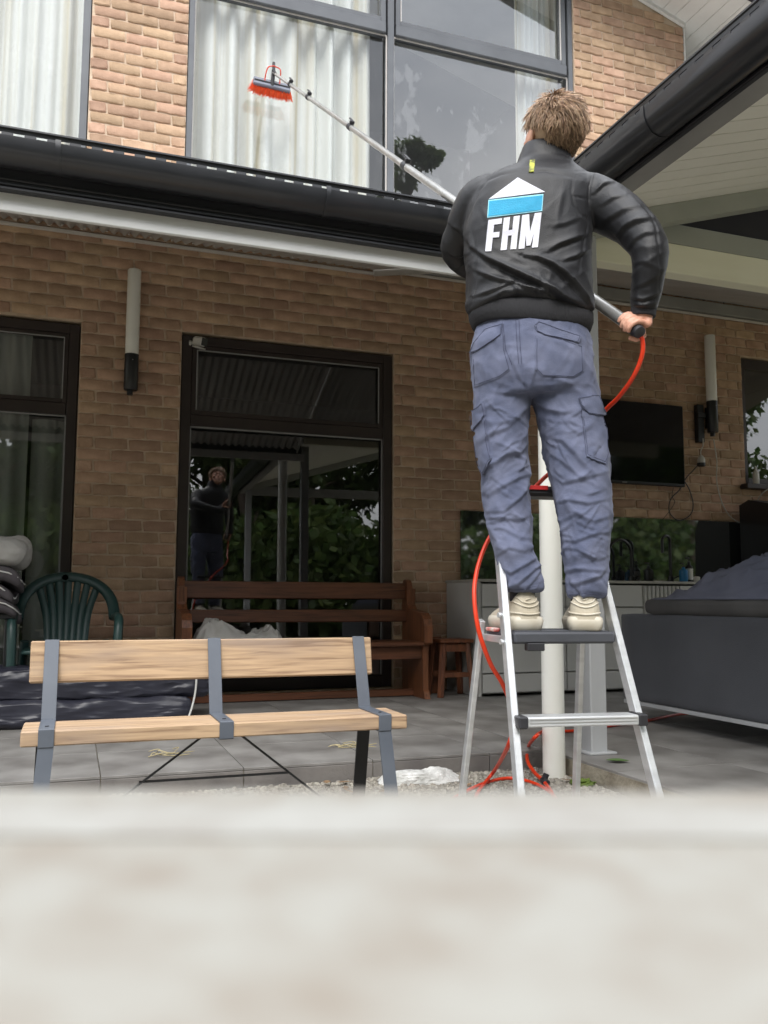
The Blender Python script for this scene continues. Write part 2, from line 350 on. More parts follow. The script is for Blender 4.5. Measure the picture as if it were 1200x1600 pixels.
M['leafdry'] = mat('dry_leaf', srgb(112, 88, 66), srgb(150, 124, 94), rough=.8, scale=30, rand=.4)
M['leafgreen'] = mat('fallen_green_leaf', srgb(84, 110, 62), rough=.6)
M['straw'] = mat('dry_grass', srgb(176, 164, 128), rough=.9, rand=.4)
M['moss'] = mat('moss', srgb(104, 122, 48), srgb(80, 100, 40), rough=.95, scale=40)
M['foliage'] = mat('gum_foliage', (.085, .135, .035), (.14, .20, .06), rough=.45, scale=1.2, rand=.8, hue=.05, trans=.5)
M['bark'] = mat('gum_bark', srgb(92, 78, 68), srgb(124, 110, 98), rough=.95, scale=6, stretch=(1, 1, .2), bump=.6, bscale=12)
M['paling'] = mat('pale_fence_timber', srgb(176, 164, 150), srgb(150, 138, 124), rough=.9, scale=6, stretch=(1, 1, .15), rand=.15)
M['eye'] = mat('eye_white', srgb(220, 216, 210), rough=.2); M['iris'] = mat('iris', srgb(60, 48, 40), rough=.2)
def wood(name, c1, c2, c3, axis=0, rough=.55, ringscale=3.0, bump=.2):
    m = bpy.data.materials.new(name); m.use_nodes = True; L = m.node_tree.links; b = m.node_tree.nodes['Principled BSDF']
    t = node(m, 'ShaderNodeTexCoord'); mp = node(m, 'ShaderNodeMapping')
    s = [24.0, 24.0, 24.0]; s[axis] = 1.3; mp.inputs['Scale'].default_value = s
    oi = node(m, 'ShaderNodeObjectInfo'); va = node(m, 'ShaderNodeVectorMath'); va.operation = 'ADD'
    L.new(t.outputs['Object'], va.inputs[0]); L.new(oi.outputs['Random'], va.inputs[1]); L.new(va.outputs[0], mp.inputs['Vector'])
    n1 = node(m, 'ShaderNodeTexNoise'); n1.inputs['Scale'].default_value = ringscale; n1.inputs['Detail'].default_value = 8; n1.inputs['Distortion'].default_value = .9
    L.new(mp.outputs[0], n1.inputs['Vector'])
    r1 = node(m, 'ShaderNodeValToRGB'); e = r1.color_ramp.elements; e[0].position = .3; e[0].color = (*c1, 1); e[1].position = .62; e[1].color = (*c2, 1)
    x = r1.color_ramp.elements.new(.46); x.color = (*[(a + 2 * b2) / 3 for a, b2 in zip(c1, c2)], 1)
    L.new(n1.outputs['Fac'], r1.inputs['Fac'])
    n2 = node(m, 'ShaderNodeTexNoise'); n2.inputs['Scale'].default_value = 2.2; n2.inputs['Detail'].default_value = 4
    mp3 = node(m, 'ShaderNodeMapping'); s3 = [6.0, 6.0, 6.0]; s3[axis] = 1.2; mp3.inputs['Scale'].default_value = s3
    L.new(va.outputs[0], mp3.inputs['Vector']); L.new(mp3.outputs[0], n2.inputs['Vector'])
    r2 = node(m, 'ShaderNodeValToRGB'); r2.color_ramp.elements[0].position = .48; r2.color_ramp.elements[1].position = .72; r2.color_ramp.elements[1].color = (.75, .75, .75, 1); r2.color_ramp.elements[0].color = (0, 0, 0, 1)
    L.new(n2.outputs['Fac'], r2.inputs['Fac'])
    mxx = node(m, 'ShaderNodeMixRGB'); mxx.inputs['Color2'].default_value = (*c3, 1); L.new(r2.outputs['Color'], mxx.inputs['Fac']); L.new(r1.outputs['Color'], mxx.inputs['Color1'])
    L.new(mxx.outputs['Color'], b.inputs['Base Color']); b.inputs['Roughness'].default_value = rough
    bp = node(m, 'ShaderNodeBump'); bp.inputs['Strength'].default_value = bump; bp.inputs['Distance'].default_value = .004
    L.new(n1.outputs['Fac'], bp.inputs['Height']); L.new(bp.outputs['Normal'], b.inputs['Normal'])
    return m
M['benchwood'] = wood('weathered_bench_plank', srgb(124, 98, 76), srgb(188, 160, 128), srgb(152, 134, 120), 0, .7, 2.6)
M['pewwood'] = wood('red_brown_pew_timber', srgb(66, 40, 28), srgb(112, 70, 48), srgb(84, 54, 38), 0, .4, 2.0, .1)
M['pewend'] = wood('pew_end_timber', srgb(80, 48, 32), srgb(130, 82, 54), srgb(100, 64, 42), 2, .4, 2.0, .1)
M['stoolwood'] = wood('stool_timber', srgb(76, 44, 30), srgb(122, 74, 48), srgb(92, 56, 38), 2, .45, 2.0, .1)

# ================================================================== GROUND AND PAVING
WY = 6.571                                   # face of the brick wall
g = MB(); g.add([(-160, -160, -.13), (160, -160, -.13), (160, 160, -.13), (-160, 160, -.13)], [(0, 1, 2, 3)])
tag(g.build('ground', M['soil']), kind='structure')
# gravel bed, gently uneven
nx, ny = 90, 60; gv = []; gf = []
for j in range(ny + 1):
    for i in range(nx + 1):
        x = -4 + 6.19 * i / nx; y = -2.0 + 5.79 * j / ny
        gv.append((x, y, -.083 + .012 * mnoise.noise(Vector((x * 2.2, y * 2.2, 3)))))
for j in range(ny):
    for i in range(nx):
        a = j * (nx + 1) + i; gf.append((a, a + 1, a + nx + 2, a + nx + 1))
tag(mesh('gravel_bed', gv, gf, M['gravel'], smooth=180), kind='structure')
# loose stones on the gravel (countless)
pv = []; pf = []
base = [(-1, -.7, -.3), (1, -.8, -.3), (.9, .8, -.3), (-.8, .9, -.3), (-.6, -.5, .5), (.7, -.4, .6), (.5, .6, .5), (-.5, .5, .6)]
bf = [(0, 3, 2, 1), (4, 5, 6, 7), (0, 1, 5, 4), (1, 2, 6, 5), (2, 3, 7, 6), (3, 0, 4, 7)]
rs = random.Random(3)
for k in range(9000):
    x = rs.uniform(-.6, 2.18); y = 3.78 - abs(rs.gauss(0, .75))
    if y < 1.6: continue
    s = rs.choice([.004, .005, .006, .007, .009, .012]); a = rs.uniform(0, 6.28); ca, sa = math.cos(a), math.sin(a)
    z = -.083 + .012 * mnoise.noise(Vector((x * 2.2, y * 2.2, 3))) + s * .3; o = len(pv)
    for bx_, by_, bz_ in base:
        bx2, by2, bz2 = bx_ * s * rs.uniform(.7, 1.3), by_ * s * rs.uniform(.7, 1.3), bz_ * s * rs.uniform(.7, 1.2)
        pv.append((x + bx2 * ca - by2 * sa, y + bx2 * sa + by2 * ca, z + bz2))
    pf += [tuple(i + o for i in q) for q in bf]
tag(mesh('gravel_stones', pv, pf, M['pebble']), 'small grey loose gravel stones covering the bed before the paved step', 'gravel', kind='stuff')

T = .588; TX0 = .132; TY0 = 3.80
pav = MB()
pav.box((-1.9, 5.4, -.075), (8.18, 3.18, .126))          # slab under left terrace: x -5.99..2.19 , y 3.81..6.99
pav.box((5.1, 2.9, -.075), (5.8, 8.2, .126))             # slab under right terrace from x 2.2
paving = tag(pav.build('paving', M['concrete']), kind='structure')
tv = []
def tile_mesh(wx, wy):
    b = MB(); b.box((0, 0, 0), (wx, wy, .012), bev=.0015); me = bpy.data.meshes.new('tile'); me.from_pydata(b.v, [], b.f); me.materials.append(M['tile']); return me
tfull = tile_mesh(T - .004, T - .004)
def put_tile(x0, x1, y0, y1):
    if x1 - x0 < .03 or y1 - y0 < .03: return
    full = abs(x1 - x0 - T) < .001 and abs(y1 - y0 - T) < .001
    me = tfull if full else tile_mesh(x1 - x0 - .004, y1 - y0 - .004)
    o = link('tile', me, paving, ((x0 + x1) / 2, (y0 + y1) / 2, -.006 + random.uniform(-.0008, .0005)))
    o.rotation_euler = (random.uniform(-.0012, .0012), random.uniform(-.0012, .0012), 0)
for j in range(5):
    y0 = TY0 + j * T; y1 = min(y0 + T, WY - .002)
    for i in range(-4, 4):
        x0 = TX0 + i * T; x1 = x0 + T
        put_tile(x0, min(x1, 2.195), y0, y1)
for j in range(-4, 5):
    y0 = TY0 + j * T; y1 = min(y0 + T, WY - .002)
    for i in range(0, 7):
        x0 = 2.2 + i * T; put_tile(x0, x0 + T, y0, y1)
for i in range(-4, 4):                                     # tiled riser of the step
    x0 = TX0 + i * T; x1 = min(x0 + T, 2.19)
    b = MB(); b.box(((x0 + x1) / 2, 3.803, -.052), (x1 - x0 - .004, .010, .076), bev=.0015); b.build('riser_tile', M['riser'], paving)

# ================================================================== HOUSE
house = thing('brick_house', (2.0, WY, 0), 'two storey house of weathered orange brown brick behind the patio', 'house')
X0, X1 = -2.6, 8.2
low_open = [(-1.75, -.022, .03, 2.752), (.706, 2.432, .03, 2.762), (6.04, 7.3, 1.84, 3.10)]
up_open = [(-1.75, -.034, 3.72, 7.2), (.688, 4.222, 3.72, 7.2)]
UPX1 = 5.482
def rake(x): return 6.36 + (UPX1 - x) * .302            # underside of the sloping eave on the wall
# mortar backing, built round the openings
def rects(x0, x1, z0, z1, ops):
    xs = sorted({x0, x1, *[a for o in ops for a in o[:2] if x0 < a < x1]})
    out = []
    for a, b in zip(xs, xs[1:]):
        segs = [(z0, z1)]
        for o in ops:
            if o[0] < (a + b) / 2 < o[1]:
                ns = []
                for s in segs:
                    if o[2] > s[0]: ns.append((s[0], min(o[2], s[1])))
                    if o[3] < s[1]: ns.append((max(o[3], s[0]), s[1]))
                segs = [s for s in ns if s[1] - s[0] > .001]
        out += [(a, b, *s) for s in segs]
    return out
wall = MB()
MD = .011                                                  # how far the joints lie behind the brick faces
for a, b, c, d in rects(X0, X1, -.1, 3.6, low_open): wall.box(((a + b) / 2, WY + MD + .055, (c + d) / 2), (b - a, .11, d - c))
for a, b, c, d in rects(X0, UPX1 - .006, 3.6, 7.0, up_open):
    if d > 6.3 and a > 4.2:
        wall.prism([(a, c), (b, c), (b, rake(b) + .05), (a, rake(a) + .05)], 'y', WY + MD, WY + MD + .11)
    else: wall.box(((a + b) / 2, WY + MD + .055, (c + d) / 2), (b - a, .11, d - c))
wallo = wall.build('wall', M['mortar'], house)
# ---- bricks
BL, BH, PX_, PZ_ = .230, .0765, .240, .086
Z00 = .011; XB0 = -.022
rb = random.Random(11)
def brick_geo(length, seed, depth=.10):
    r = random.Random(seed); n = 6; hw = length / 2; hh = BH / 2
    def edge(a, b, amp):
        return [(a[0] + (b[0] - a[0]) * t + r.uniform(-1, 1) * amp * .6, a[1] + (b[1] - a[1]) * t + r.uniform(-1, 1) * amp) for t in [k / n for k in range(n)]]
    cr = .006
    loop = edge((-hw + cr, -hh), (hw - cr, -hh), .0032) + [(hw, -hh + cr), (hw + r.uniform(-.003, .001), 0)] + \
        edge((hw - cr, hh), (-hw + cr, hh), .0018) + [(-hw, hh - cr), (-hw + r.uniform(-.001, .003), 0)]
    m = len(loop)
    vs = [(x * (1 - .010 / hw), -.0, z * (1 - .0075 / hh)) for x, z in loop]      # proud face
    vs = [(x, r.uniform(-.0022, .0012), z) for x, _, z in vs]
    vs += [(x, .0055, z) for x, z in loop] + [(x, depth, z) for x, z in loop]
    fs = [tuple(range(m))] + [(i, (i + 1) % m, (i + 1) % m + m, i + m) for i in range(m)] + [(i + m, (i + 1) % m + m, (i + 1) % m + 2 * m, i + 2 * m) for i in range(m)]
    fs = [tuple(reversed(q)) if k == 0 else q for k, q in enumerate(fs)]
    return vs, fs
GEO = {}
def geo(length, seed):
    k = (round(length, 3), seed)
    if k not in GEO: GEO[k] = brick_geo(length, hash(k) % 10007 if False else int(length * 1000) * 31 + seed * 7919)
    return GEO[k]
def pix(x, y, z):
    X = x * cy_ - y * sy_; Z = x * sy_ + y * cy_; Y = z - CAMZ
    Yc = Y * cp_ - Z * sp_; Zc = Z * cp_ + Y * sp_
    return 600 + FPX * X / Zc, 800 - FPX * Yc / Zc, Zc
bricks = []
def course(z, xa, xb, par):
    x = XB0 + .005 + par * .12 + math.floor((xa - XB0) / PX_ - 1) * PX_
    while x < xb:
        a, b = max(x, xa + .002), min(x + BL, xb - .002)
        if b - a > .035: bricks.append((a, b, z))
        x += PX_
k = 0
while True:
    z = Z00 + k * PZ_; zc = z + BH / 2 + .005
    if z > 6.95: break
    par = k % 2
    ops = low_open if zc < 3.6 else up_open
    xe = X1 if zc < 3.6 else UPX1
    cuts = sorted([(o[0], o[1]) for o in ops if o[2] - .02 < zc < o[3] + .012])
    xa = X0
    for c0, c1 in cuts: course(zc, xa, c0, par); xa = c1
    course(zc, xa, xe, par); k += 1
bricks = [b for b in bricks if not (b[2] > 6.3 and b[0] > 4.1 and b[2] - .03 > rake(b[1]))]
def hidden(x, z, p):
    px, py = p
    if 715 < px < 940 and 160 < py < 940: return True       # behind the person
    if 940 < px < 1060 and 470 < py < 765: return px < 1058 and py > 632
    if z < 1.46 and x > 3.03: return True                   # splashback and cupboards
    if 3.43 < z < 4.2: return True                          # behind the verandah roof
    if 700 < px < 1045 and 255 < py < 500: return True
    if px > 900 and py < 500 and py > 1180 - px * 1.0 + 15: return True
    if px < 680 and py > 1000: return True
    return False
scored = []
for a, b, z in bricks:
    x = (a + b) / 2; px, py, Zc = pix(x, WY, z)
    vis = -10 < px < 1215 and -10 < py < 1100 and not hidden(x, z, (px, py))
    wpx = abs(pix(b, WY, z)[0] - pix(a, WY, z)[0])
    scored.append(((wpx * BH / Zc) if vis else 0, a, b, z))
scored.sort(reverse=True)
sv = []; sf = []; share = {}
for i, (s, a, b, z) in enumerate(scored):
    Lb = b - a; seed = rb.randrange(6)
    if abs(Lb - BL) < .002: Lb = BL
    vs, fs = geo(Lb, seed); c = Vector(((a + b) / 2, WY + rb.uniform(-.002, .0025), z + rb.uniform(-.0015, .0015)))
    if i < 300 and s > 0:
        key = (round(Lb, 3), seed)
        if key not in share:
            me = bpy.data.meshes.new('brick'); me.from_pydata(vs, [], fs); me.materials.append(M['brick'])
            me.polygons.foreach_set('use_smooth', [True] * len(fs)); me.set_sharp_from_angle(angle=R(50)); share[key] = me
        o = link('brick', share[key], wallo, c - ORG[house.name]); o.rotation_euler = (rb.uniform(-.006, .006), rb.uniform(-.004, .004), rb.uniform(-.004, .004))
    else:
        o = len(sv); sv += [(c.x + p[0], c.y + p[1], c.z + p[2]) for p in vs]; sf += [tuple(q + o for q in f2) for f2 in fs]
bs = mesh('brickwork', sv, sf, M['brick'], wallo); tag(bs, kind='stuff')
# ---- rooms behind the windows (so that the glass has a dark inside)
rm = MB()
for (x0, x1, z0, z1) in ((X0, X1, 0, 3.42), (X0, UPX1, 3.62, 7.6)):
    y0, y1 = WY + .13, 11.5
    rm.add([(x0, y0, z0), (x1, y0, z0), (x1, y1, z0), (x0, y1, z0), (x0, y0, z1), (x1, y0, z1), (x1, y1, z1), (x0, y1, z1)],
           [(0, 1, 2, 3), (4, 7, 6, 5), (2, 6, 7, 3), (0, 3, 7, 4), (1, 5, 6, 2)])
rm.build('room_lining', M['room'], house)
rf = MB(); rf.box((2.0, 9.2, 7.7), (10.4, 5.0, .12)); rf.box((6.9, 9.0, 3.72), (2.7, 4.8, .3)); rf.build('roof', M['fascia'], house)

# ---- windows
def frame_ring(mb, x0, x1, z0, z1, y, w, d, wt=None, wb=None):
    wt = w if wt is None else wt; wb = w if wb is None else wb
    mb.box((x0 + w / 2, y, (z0 + z1) / 2), (w, d, z1 - z0), bev=.003); mb.box((x1 - w / 2, y, (z0 + z1) / 2), (w, d, z1 - z0), bev=.003)
    mb.box(((x0 + x1) / 2, y, z1 - wt / 2), (x1 - x0 - 2 * w - .001, d - .002, wt), bev=.003)
    mb.box(((x0 + x1) / 2, y, z0 + wb / 2), (x1 - x0 - 2 * w - .001, d - .002, wb), bev=.003)
def pane(parent, x0, x1, z0, z1, y, m, rz=0.0, rx=0.0):
    b = MB(); c = Vector(((x0 + x1) / 2, y, (z0 + z1) / 2)); rot = Matrix.Rotation(rz, 3, 'Z') @ Matrix.Rotation(rx, 3, 'X')
    hx, hz = (x1 - x0) / 2, (z1 - z0) / 2
    b.add([c + rot @ Vector(p) for p in ((-hx, 0, -hz), (hx, 0, -hz), (hx, 0, hz), (-hx, 0, hz))], [(0, 1, 2, 3)])
    o = mesh('glass_pane', b.v, b.f, m, parent); return o
def bead(mb, x0, x1, z0, z1, y, w=.008):
    for (c, d) in ((((x0 + x1) / 2, y, z1), (x1 - x0, .006, w)), ((x0, y, (z0 + z1) / 2), (w, .006, z1 - z0)), ((x1, y, (z0 + z1) / 2), (w, .006, z1 - z0))): mb.box(c, d)
def part_window(name, label=None):
    return None
# ground floor middle: tall dark framed door window with transom light
fy = WY + .075
b = MB(); frame_ring(b, .712, 2.425, .035, 2.745, fy, .075, .09, .07, .09)
b.box((1.568, fy, 2.085), (1.56, .08, .085), bev=.003)
frame_ring(b, .79, 2.347, 2.13, 2.673, fy - .012, .035, .05)
wmid = b.build('window', M['darkframe'], house); tag(wmid, 'tall dark framed glass door behind the brown pew')
RZ, RX = R(-.95), R(-.55)
pane(wmid, .825, 2.312, 2.166, 2.638, fy + .01, M['glass'], RZ, RX); pane(wmid, .788, 2.35, .13, 2.041, fy + .02, M['glass'], RZ, RX)
b = MB(); bead(b, .829, 2.308, 2.17, 2.634, fy - .04); bead(b, .793, 2.346, .13, 2.037, fy - .018, .012); b.build('glazing_bead', M['bead'], wmid)
# left, curtained
b = MB(); frame_ring(b, -1.74, -.03, .035, 2.735, fy, .07, .09, .07, .09); b.box((-.885, fy, 2.10), (1.56, .08, .085), bev=.003)
frame_ring(b, -1.668, -.102, 2.145, 2.663, fy - .012, .03, .05)
wl = b.build('window', M['darkframe'], house); tag(wl, 'dark framed window with pale curtain at the left edge')
pane(wl, -1.64, -.13, 2.172, 2.635, fy + .01, M['glass'], R(-.3)); pane(wl, -1.668, -.102, .13, 2.055, fy + .02, M['glass'], R(-.3))
b = MB(); bead(b, -1.636, -.134, 2.176, 2.631, fy - .04, .007); bead(b, -1.664, -.106, .13, 2.05, fy - .018, .010); b.build('glazing_bead', M['bead'], wl)
# right kitchen window with sill
b = MB(); frame_ring(b, 6.05, 7.29, 1.86, 3.09, fy, .05, .08, .10)
wr = b.build('window', M['darkframe'], house); tag(wr, 'dark framed kitchen window above the black barbecue')
pane(wr, 6.1, 7.24, 1.91, 2.99, fy + .01, M['glass'], R(1.0), R(2.0))
b = MB(); b.box((6.65, WY - .01, 1.815), (1.36, .16, .05), bev=.006); b.build('sill', M['darkframe'], wr)
# upper floor
uy = WY + .07
b = MB(); frame_ring(b, -1.745, -.04, 3.73, 7.15, uy, .055, .09)
wu = b.build('window', M['upframe'], house); tag(wu, 'upper floor window with sheer curtain at the left edge')
pane(wu, -1.69, -.095, 3.8, 7.1, uy + .01, M['glass_soap'])
b = MB(); frame_ring(b, .694, 4.216, 3.73, 7.15, uy, .045, .10)
b.box((2.405, uy, 5.44), (.058, .098, 3.3), bev=.004)
b.box((1.558, uy - .005, 5.645), (1.60, .10, .10), bev=.006); b.box((3.30, uy - .005, 5.645), (1.70, .10, .10), bev=.006)
frame_ring(b, .758, 2.36, 5.70, 7.08, uy - .01, .045, .06); frame_ring(b, 2.452, 4.15, 5.70, 7.08, uy - .01, .045, .06)
wum = b.build('window', M['upframe'], house); tag(wum, 'wide grey framed upper floor window being washed')
pane(wum, .80, 2.315, 5.74, 7.04, uy + .012, M['glass_soap']); pane(wum, 2.497, 4.105, 5.74, 7.04, uy + .012, M['glass_up'])
pane(wum, .74, 2.375, 3.79, 5.594, uy + .018, M['glass_soap']); pane(wum, 2.435, 4.17, 3.79, 5.594, uy + .018, M['glass_dirty'])
b = MB(); bead(b, .743, 2.372, 3.79, 5.59, uy - .02, .012); bead(b, 2.438, 4.168, 3.79, 5.59, uy - .02, .012)
bead(b, 2.50, 4.10, 5.74, 7.03, uy - .03, .012); b.build('glazing_bead', M['trim'], wum)
# sloping white eave on the right, boards running out from the wall
sof = MB(); sof.box((0, 0, 0), (.001, .001, .001))
eave = MB()
for s0, s1 in ((1.0, 7.4),):
    eave.prism([(s0, rake(s0) + .075), (s1, rake(s1) + .075), (s1, rake(s1) + .2), (s0, rake(s0) + .2)], 'y', WY - .62, WY + 2.2)
eaveo = eave.build('eave', M['soffit'], house)
bw = .135; xx = 3.6
while xx < 7.3:
    b = MB(); b.prism([(xx, rake(xx) + .055), (xx + bw - .006, rake(xx + bw) + .055), (xx + bw - .006, rake(xx + bw) + .074), (xx, rake(xx) + .074)], 'y', WY - .60, (WY + .10) if xx < UPX1 - .05 else WY + 2.1)
    b.build('soffit_board', M['soffit'], eaveo); xx += bw
b = MB(); b.prism([(3.6, rake(3.6) + .02), (UPX1, rake(UPX1) + .02), (UPX1, rake(UPX1) + .054), (3.6, rake(3.6) + .054)], 'y', WY - .03, WY + .004); b.box((UPX1 + .008, WY + .05, 6.2), (.014, .10, .4)); b.build('corner_mould', M['soffit'], eaveo)
b = MB(); b.prism([(1.0, rake(1.0) - .0), (7.4, rake(7.4) - .0), (7.4, rake(7.4) + .26), (1.0, rake(1.0) + .26)], 'y', WY - .67, WY - .625); b.build('bargeboard', M['fascia'], eaveo)
side = MB(); side.box((UPX1 - .06, 9.0, 5.0), (.1, 4.6, 2.7)); side.build('side_wall', M['mortar'], house)

# ---- curtains
def curtain(x0, x1, z0, z1, y, m, label, pitch=.11, amp=.03, seed=1):
    r = random.Random(seed); n = int((x1 - x0) / .008); zs = [z0 + (z1 - z0) * k / 14 for k in range(15)]; vs = []; fs = []
    ph = [r.uniform(0, 6.28) for _ in range(6)]
    for j, z in enumerate(zs):
        for i in range(n + 1):
            x = x0 + (x1 - x0) * i / n; t = (z - z0) / (z1 - z0)
            q = x + .02 * math.sin(x * 9 + ph[0]) + .012 * mnoise.noise(Vector((x * 4, z * .5, seed)))
            s = math.sin(2 * math.pi * q / pitch + ph[1]); s2 = math.sin(2 * math.pi * q / (pitch * 1.73) + ph[2])
            w = amp * (.75 * (abs(s) ** .7 * (1 if s > 0 else -1)) + .45 * s2) * (1 + .2 * math.sin(z * 2 + x * 5))
            vs.append((x, y + w, z))
    for j in range(14):
        for i in range(n):
            a = j * (n + 1) + i; fs.append((a, a + 1, a + n + 2, a + n + 1))
    o = mesh('curtain', vs, fs, m, smooth=180, org=((x0 + x1) / 2, y, z0)); return tag(o, label, 'curtain', 'curtains behind the windows')
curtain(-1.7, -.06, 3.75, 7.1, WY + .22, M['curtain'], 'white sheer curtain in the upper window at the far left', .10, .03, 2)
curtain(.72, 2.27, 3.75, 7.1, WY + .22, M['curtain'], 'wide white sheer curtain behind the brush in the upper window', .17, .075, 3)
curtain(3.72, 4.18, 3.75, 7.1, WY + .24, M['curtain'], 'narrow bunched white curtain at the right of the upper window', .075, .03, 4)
curtain(-1.7, -.36, .1, 2.7, WY + .25, M['curtain_green'], 'pale grey green curtain in the ground floor window at left', .16, .035, 5)
curtain(-.34, -.08, .1, 2.06, WY + .30, M['curtain_green'], 'short end panel of pale curtain beside the left window jamb', .21, .02, 6)

# ================================================================== VERANDAH ALONG THE WALL
ver = thing('verandah', (0, 3.85, 0), 'low verandah roof with black slotted gutter along the brick wall', 'verandah')
GP = [(0.0, .125), (-.006, .095), (-.004, .065), (.006, .035), (.028, .008), (.06, -.004), (.095, 0.0), (.12, .012), (.128, .03), (.128, .11)]   # gutter profile: out from front lip, height
GZ = 2.497
def gutter(along, a, b, front, sgn, z0):
    """along 'x' or 'y'; front coordinate of lip; sgn +1 if the back lies on the positive side"""
    m = MB(); n = len(GP); th = .004
    outer = [(front + sgn * p, z0 + q) for p, q in GP]
    inner = [(front + sgn * (p + (th if i < 3 else 0) - (th if i > n - 3 else 0)), z0 + q + (th if 2 < i < n - 2 else 0)) for i, (p, q) in enumerate(GP)]
    def prof(lo):                                 # polygon of the shell from point index lo on
        return outer[lo:] + list(reversed(inner[lo:]))
    def ext(poly, s0, s1):
        if along == 'x': m.prism(poly, 'x', s0, s1)
        else:
            k = len(poly); vs = [(q[0], s0, q[1]) for q in poly] + [(q[0], s1, q[1]) for q in poly]
            m.add(vs, [tuple(range(k)), tuple(reversed(range(k, 2 * k)))] + [(i, i + k, (i + 1) % k + k, (i + 1) % k) for i in range(k)])
    ext(prof(1), a, b)                            # body below the slots
    zs0, zs1 = z0 + .0955, z0 + .106
    f0, f1 = front + sgn * -.006, front + sgn * (-.006 + th)
    s = a; per, gap = .0865, .042
    while s < b:                                  # webs between the slots
        e = min(s + per - gap, b); ext([(f0, zs0 - .001), (f1, zs0 - .001), (f1, zs1 + .001), (f0, zs1 + .001)], s, e); s += per
    ext([(f0, zs1), (f1 , zs1), (f1 + sgn * .003, z0 + .128), (f0 - sgn * .002, z0 + .131), (f0 - sgn * .010, z0 + .128), (f0 - sgn * .010, z0 + .121), (f0 - sgn * .003, z0 + .119)], a, b)   # rolled lip
    return m
def gprofile_tube(along, s, front, sgn, z0, w=.022):
    m = MB(); pts = [(front + sgn * (p - .004), z0 + q - (.004 if 2 < i < 8 else 0)) for i, (p, q) in enumerate(GP[:9])]
    inn = [(front + sgn * (p + .001), z0 + q + .001) for p, q in GP[:9]]
    poly = pts + list(reversed(inn))
    if along == 'x': m.prism(poly, 'x', s - w / 2, s + w / 2)
    else:
        k = len(poly); vs = [(q[0], s - w / 2, q[1]) for q in poly] + [(q[0], s + w / 2, q[1]) for q in poly]
        m.add(vs, [tuple(range(k)), tuple(reversed(range(k, 2 * k)))] + [(i, i + k, (i + 1) % k + k, (i + 1) % k) for i in range(k)])
    return m
GF = 3.655; GX = 1.985
go = gutter('x', -3.2, GX + .125, GF, 1, GZ).build('gutter', M['gutter'], ver, smooth=40)
for s in (-2.2, -1.0, -.13, 1.03, 1.72):
    gprofile_tube('x', s, GF, 1, GZ).build('gutter_bracket', M['gutter'], go, smooth=40)
b = MB(); b.box((-.5, 3.797, 2.50), (5.6, .02, .165)); b.box((-.5, 3.783, 2.468), (5.6, .012, .012), bev=.003); b.box((-.5, 3.783, 2.445), (5.6, .012, .012), bev=.003); b.box((-.5, 3.780, 2.424), (5.6, .02, .014), bev=.003)
b.build('fascia', M['fascia'], ver)
b = MB(); b.box((-.42, 3.832, 2.388), (5.5, .022, .085), bev=.004); b.build('beam', M['beam'], ver)
b = MB(); b.box((-.2, WY - .03, 3.56), (5.2, .06, .10)); b.box((5.1, WY - .03, 3.70), (5.8, .06, .10)); b.build('light_leak_flashing', M['zinc'], ver)  # unseen strips added above the sheets to stop light leaking at the wall
def corrugated(x0, x1, ya, za, yb, zb, pitch=.076, amp=.014):
    n = int((x1 - x0) / pitch * 8); vs = []; fs = []
    for layer in (0, .004):
        for (y, z) in ((ya, za), (yb, zb)):
            for i in range(n + 1):
                x = x0 + (x1 - x0) * i / n; vs.append((x, y, z + layer + amp * math.cos(2 * math.pi * (x - x0) / pitch)))
    N1 = n + 1
    for i in range(n):
        fs.append((i, i + 1, N1 + i + 1, N1 + i)); fs.append((2 * N1 + i, 3 * N1 + i, 3 * N1 + i + 1, 2 * N1 + i + 1))
        fs.append((i, 2 * N1 + i, 2 * N1 + i + 1, i + 1)); fs.append((N1 + i, N1 + i + 1, 3 * N1 + i + 1, 3 * N1 + i))
    return vs, fs
vs, fs = corrugated(-3.2, 2.24, 3.812, 2.496, WY + .004, 3.466); mesh('roof_sheet', vs, fs, M['zinc'], ver, smooth=60)
vs, fs = corrugated(2.26, 8.0, 3.86, 2.70, WY + .004, 3.625); mesh('roof_sheet', vs, fs, M['zinc'], ver, smooth=60)
b = MB(); b.prism([(3.80, 2.44), (WY, 3.40), (WY, 3.72), (3.80, 2.76)], 'x', 2.243, 2.258); b.build('light_leak_panel', M['zinc'], ver)  # panel added between the two roof sheets to close a light leak
b = MB(); b.box((-.2, WY - .012, 3.417), (5.0, .02, .026), bev=.003); b.box((5.2, WY - .012, 3.455), (5.6, .02, .022), bev=.003); b.build('wall_trim', M['trim'], ver)
b = MB(); b.box((5.2, WY - .03, 3.525), (5.6, .055, .105), bev=.003); b.build('wall_plate', M['beamgrey'], ver)
for sx in [(-.5 + .152 * i) for i in range(18)]:
    b = MB(); zz = 3.466 - (WY - 6.3) * .3516; b.lathe([(.007, -.006), (.007, 0.0), (.004, .006)], (sx + .02, 6.30, zz - .016), 8); b.build('screw', M['trim'], ver)

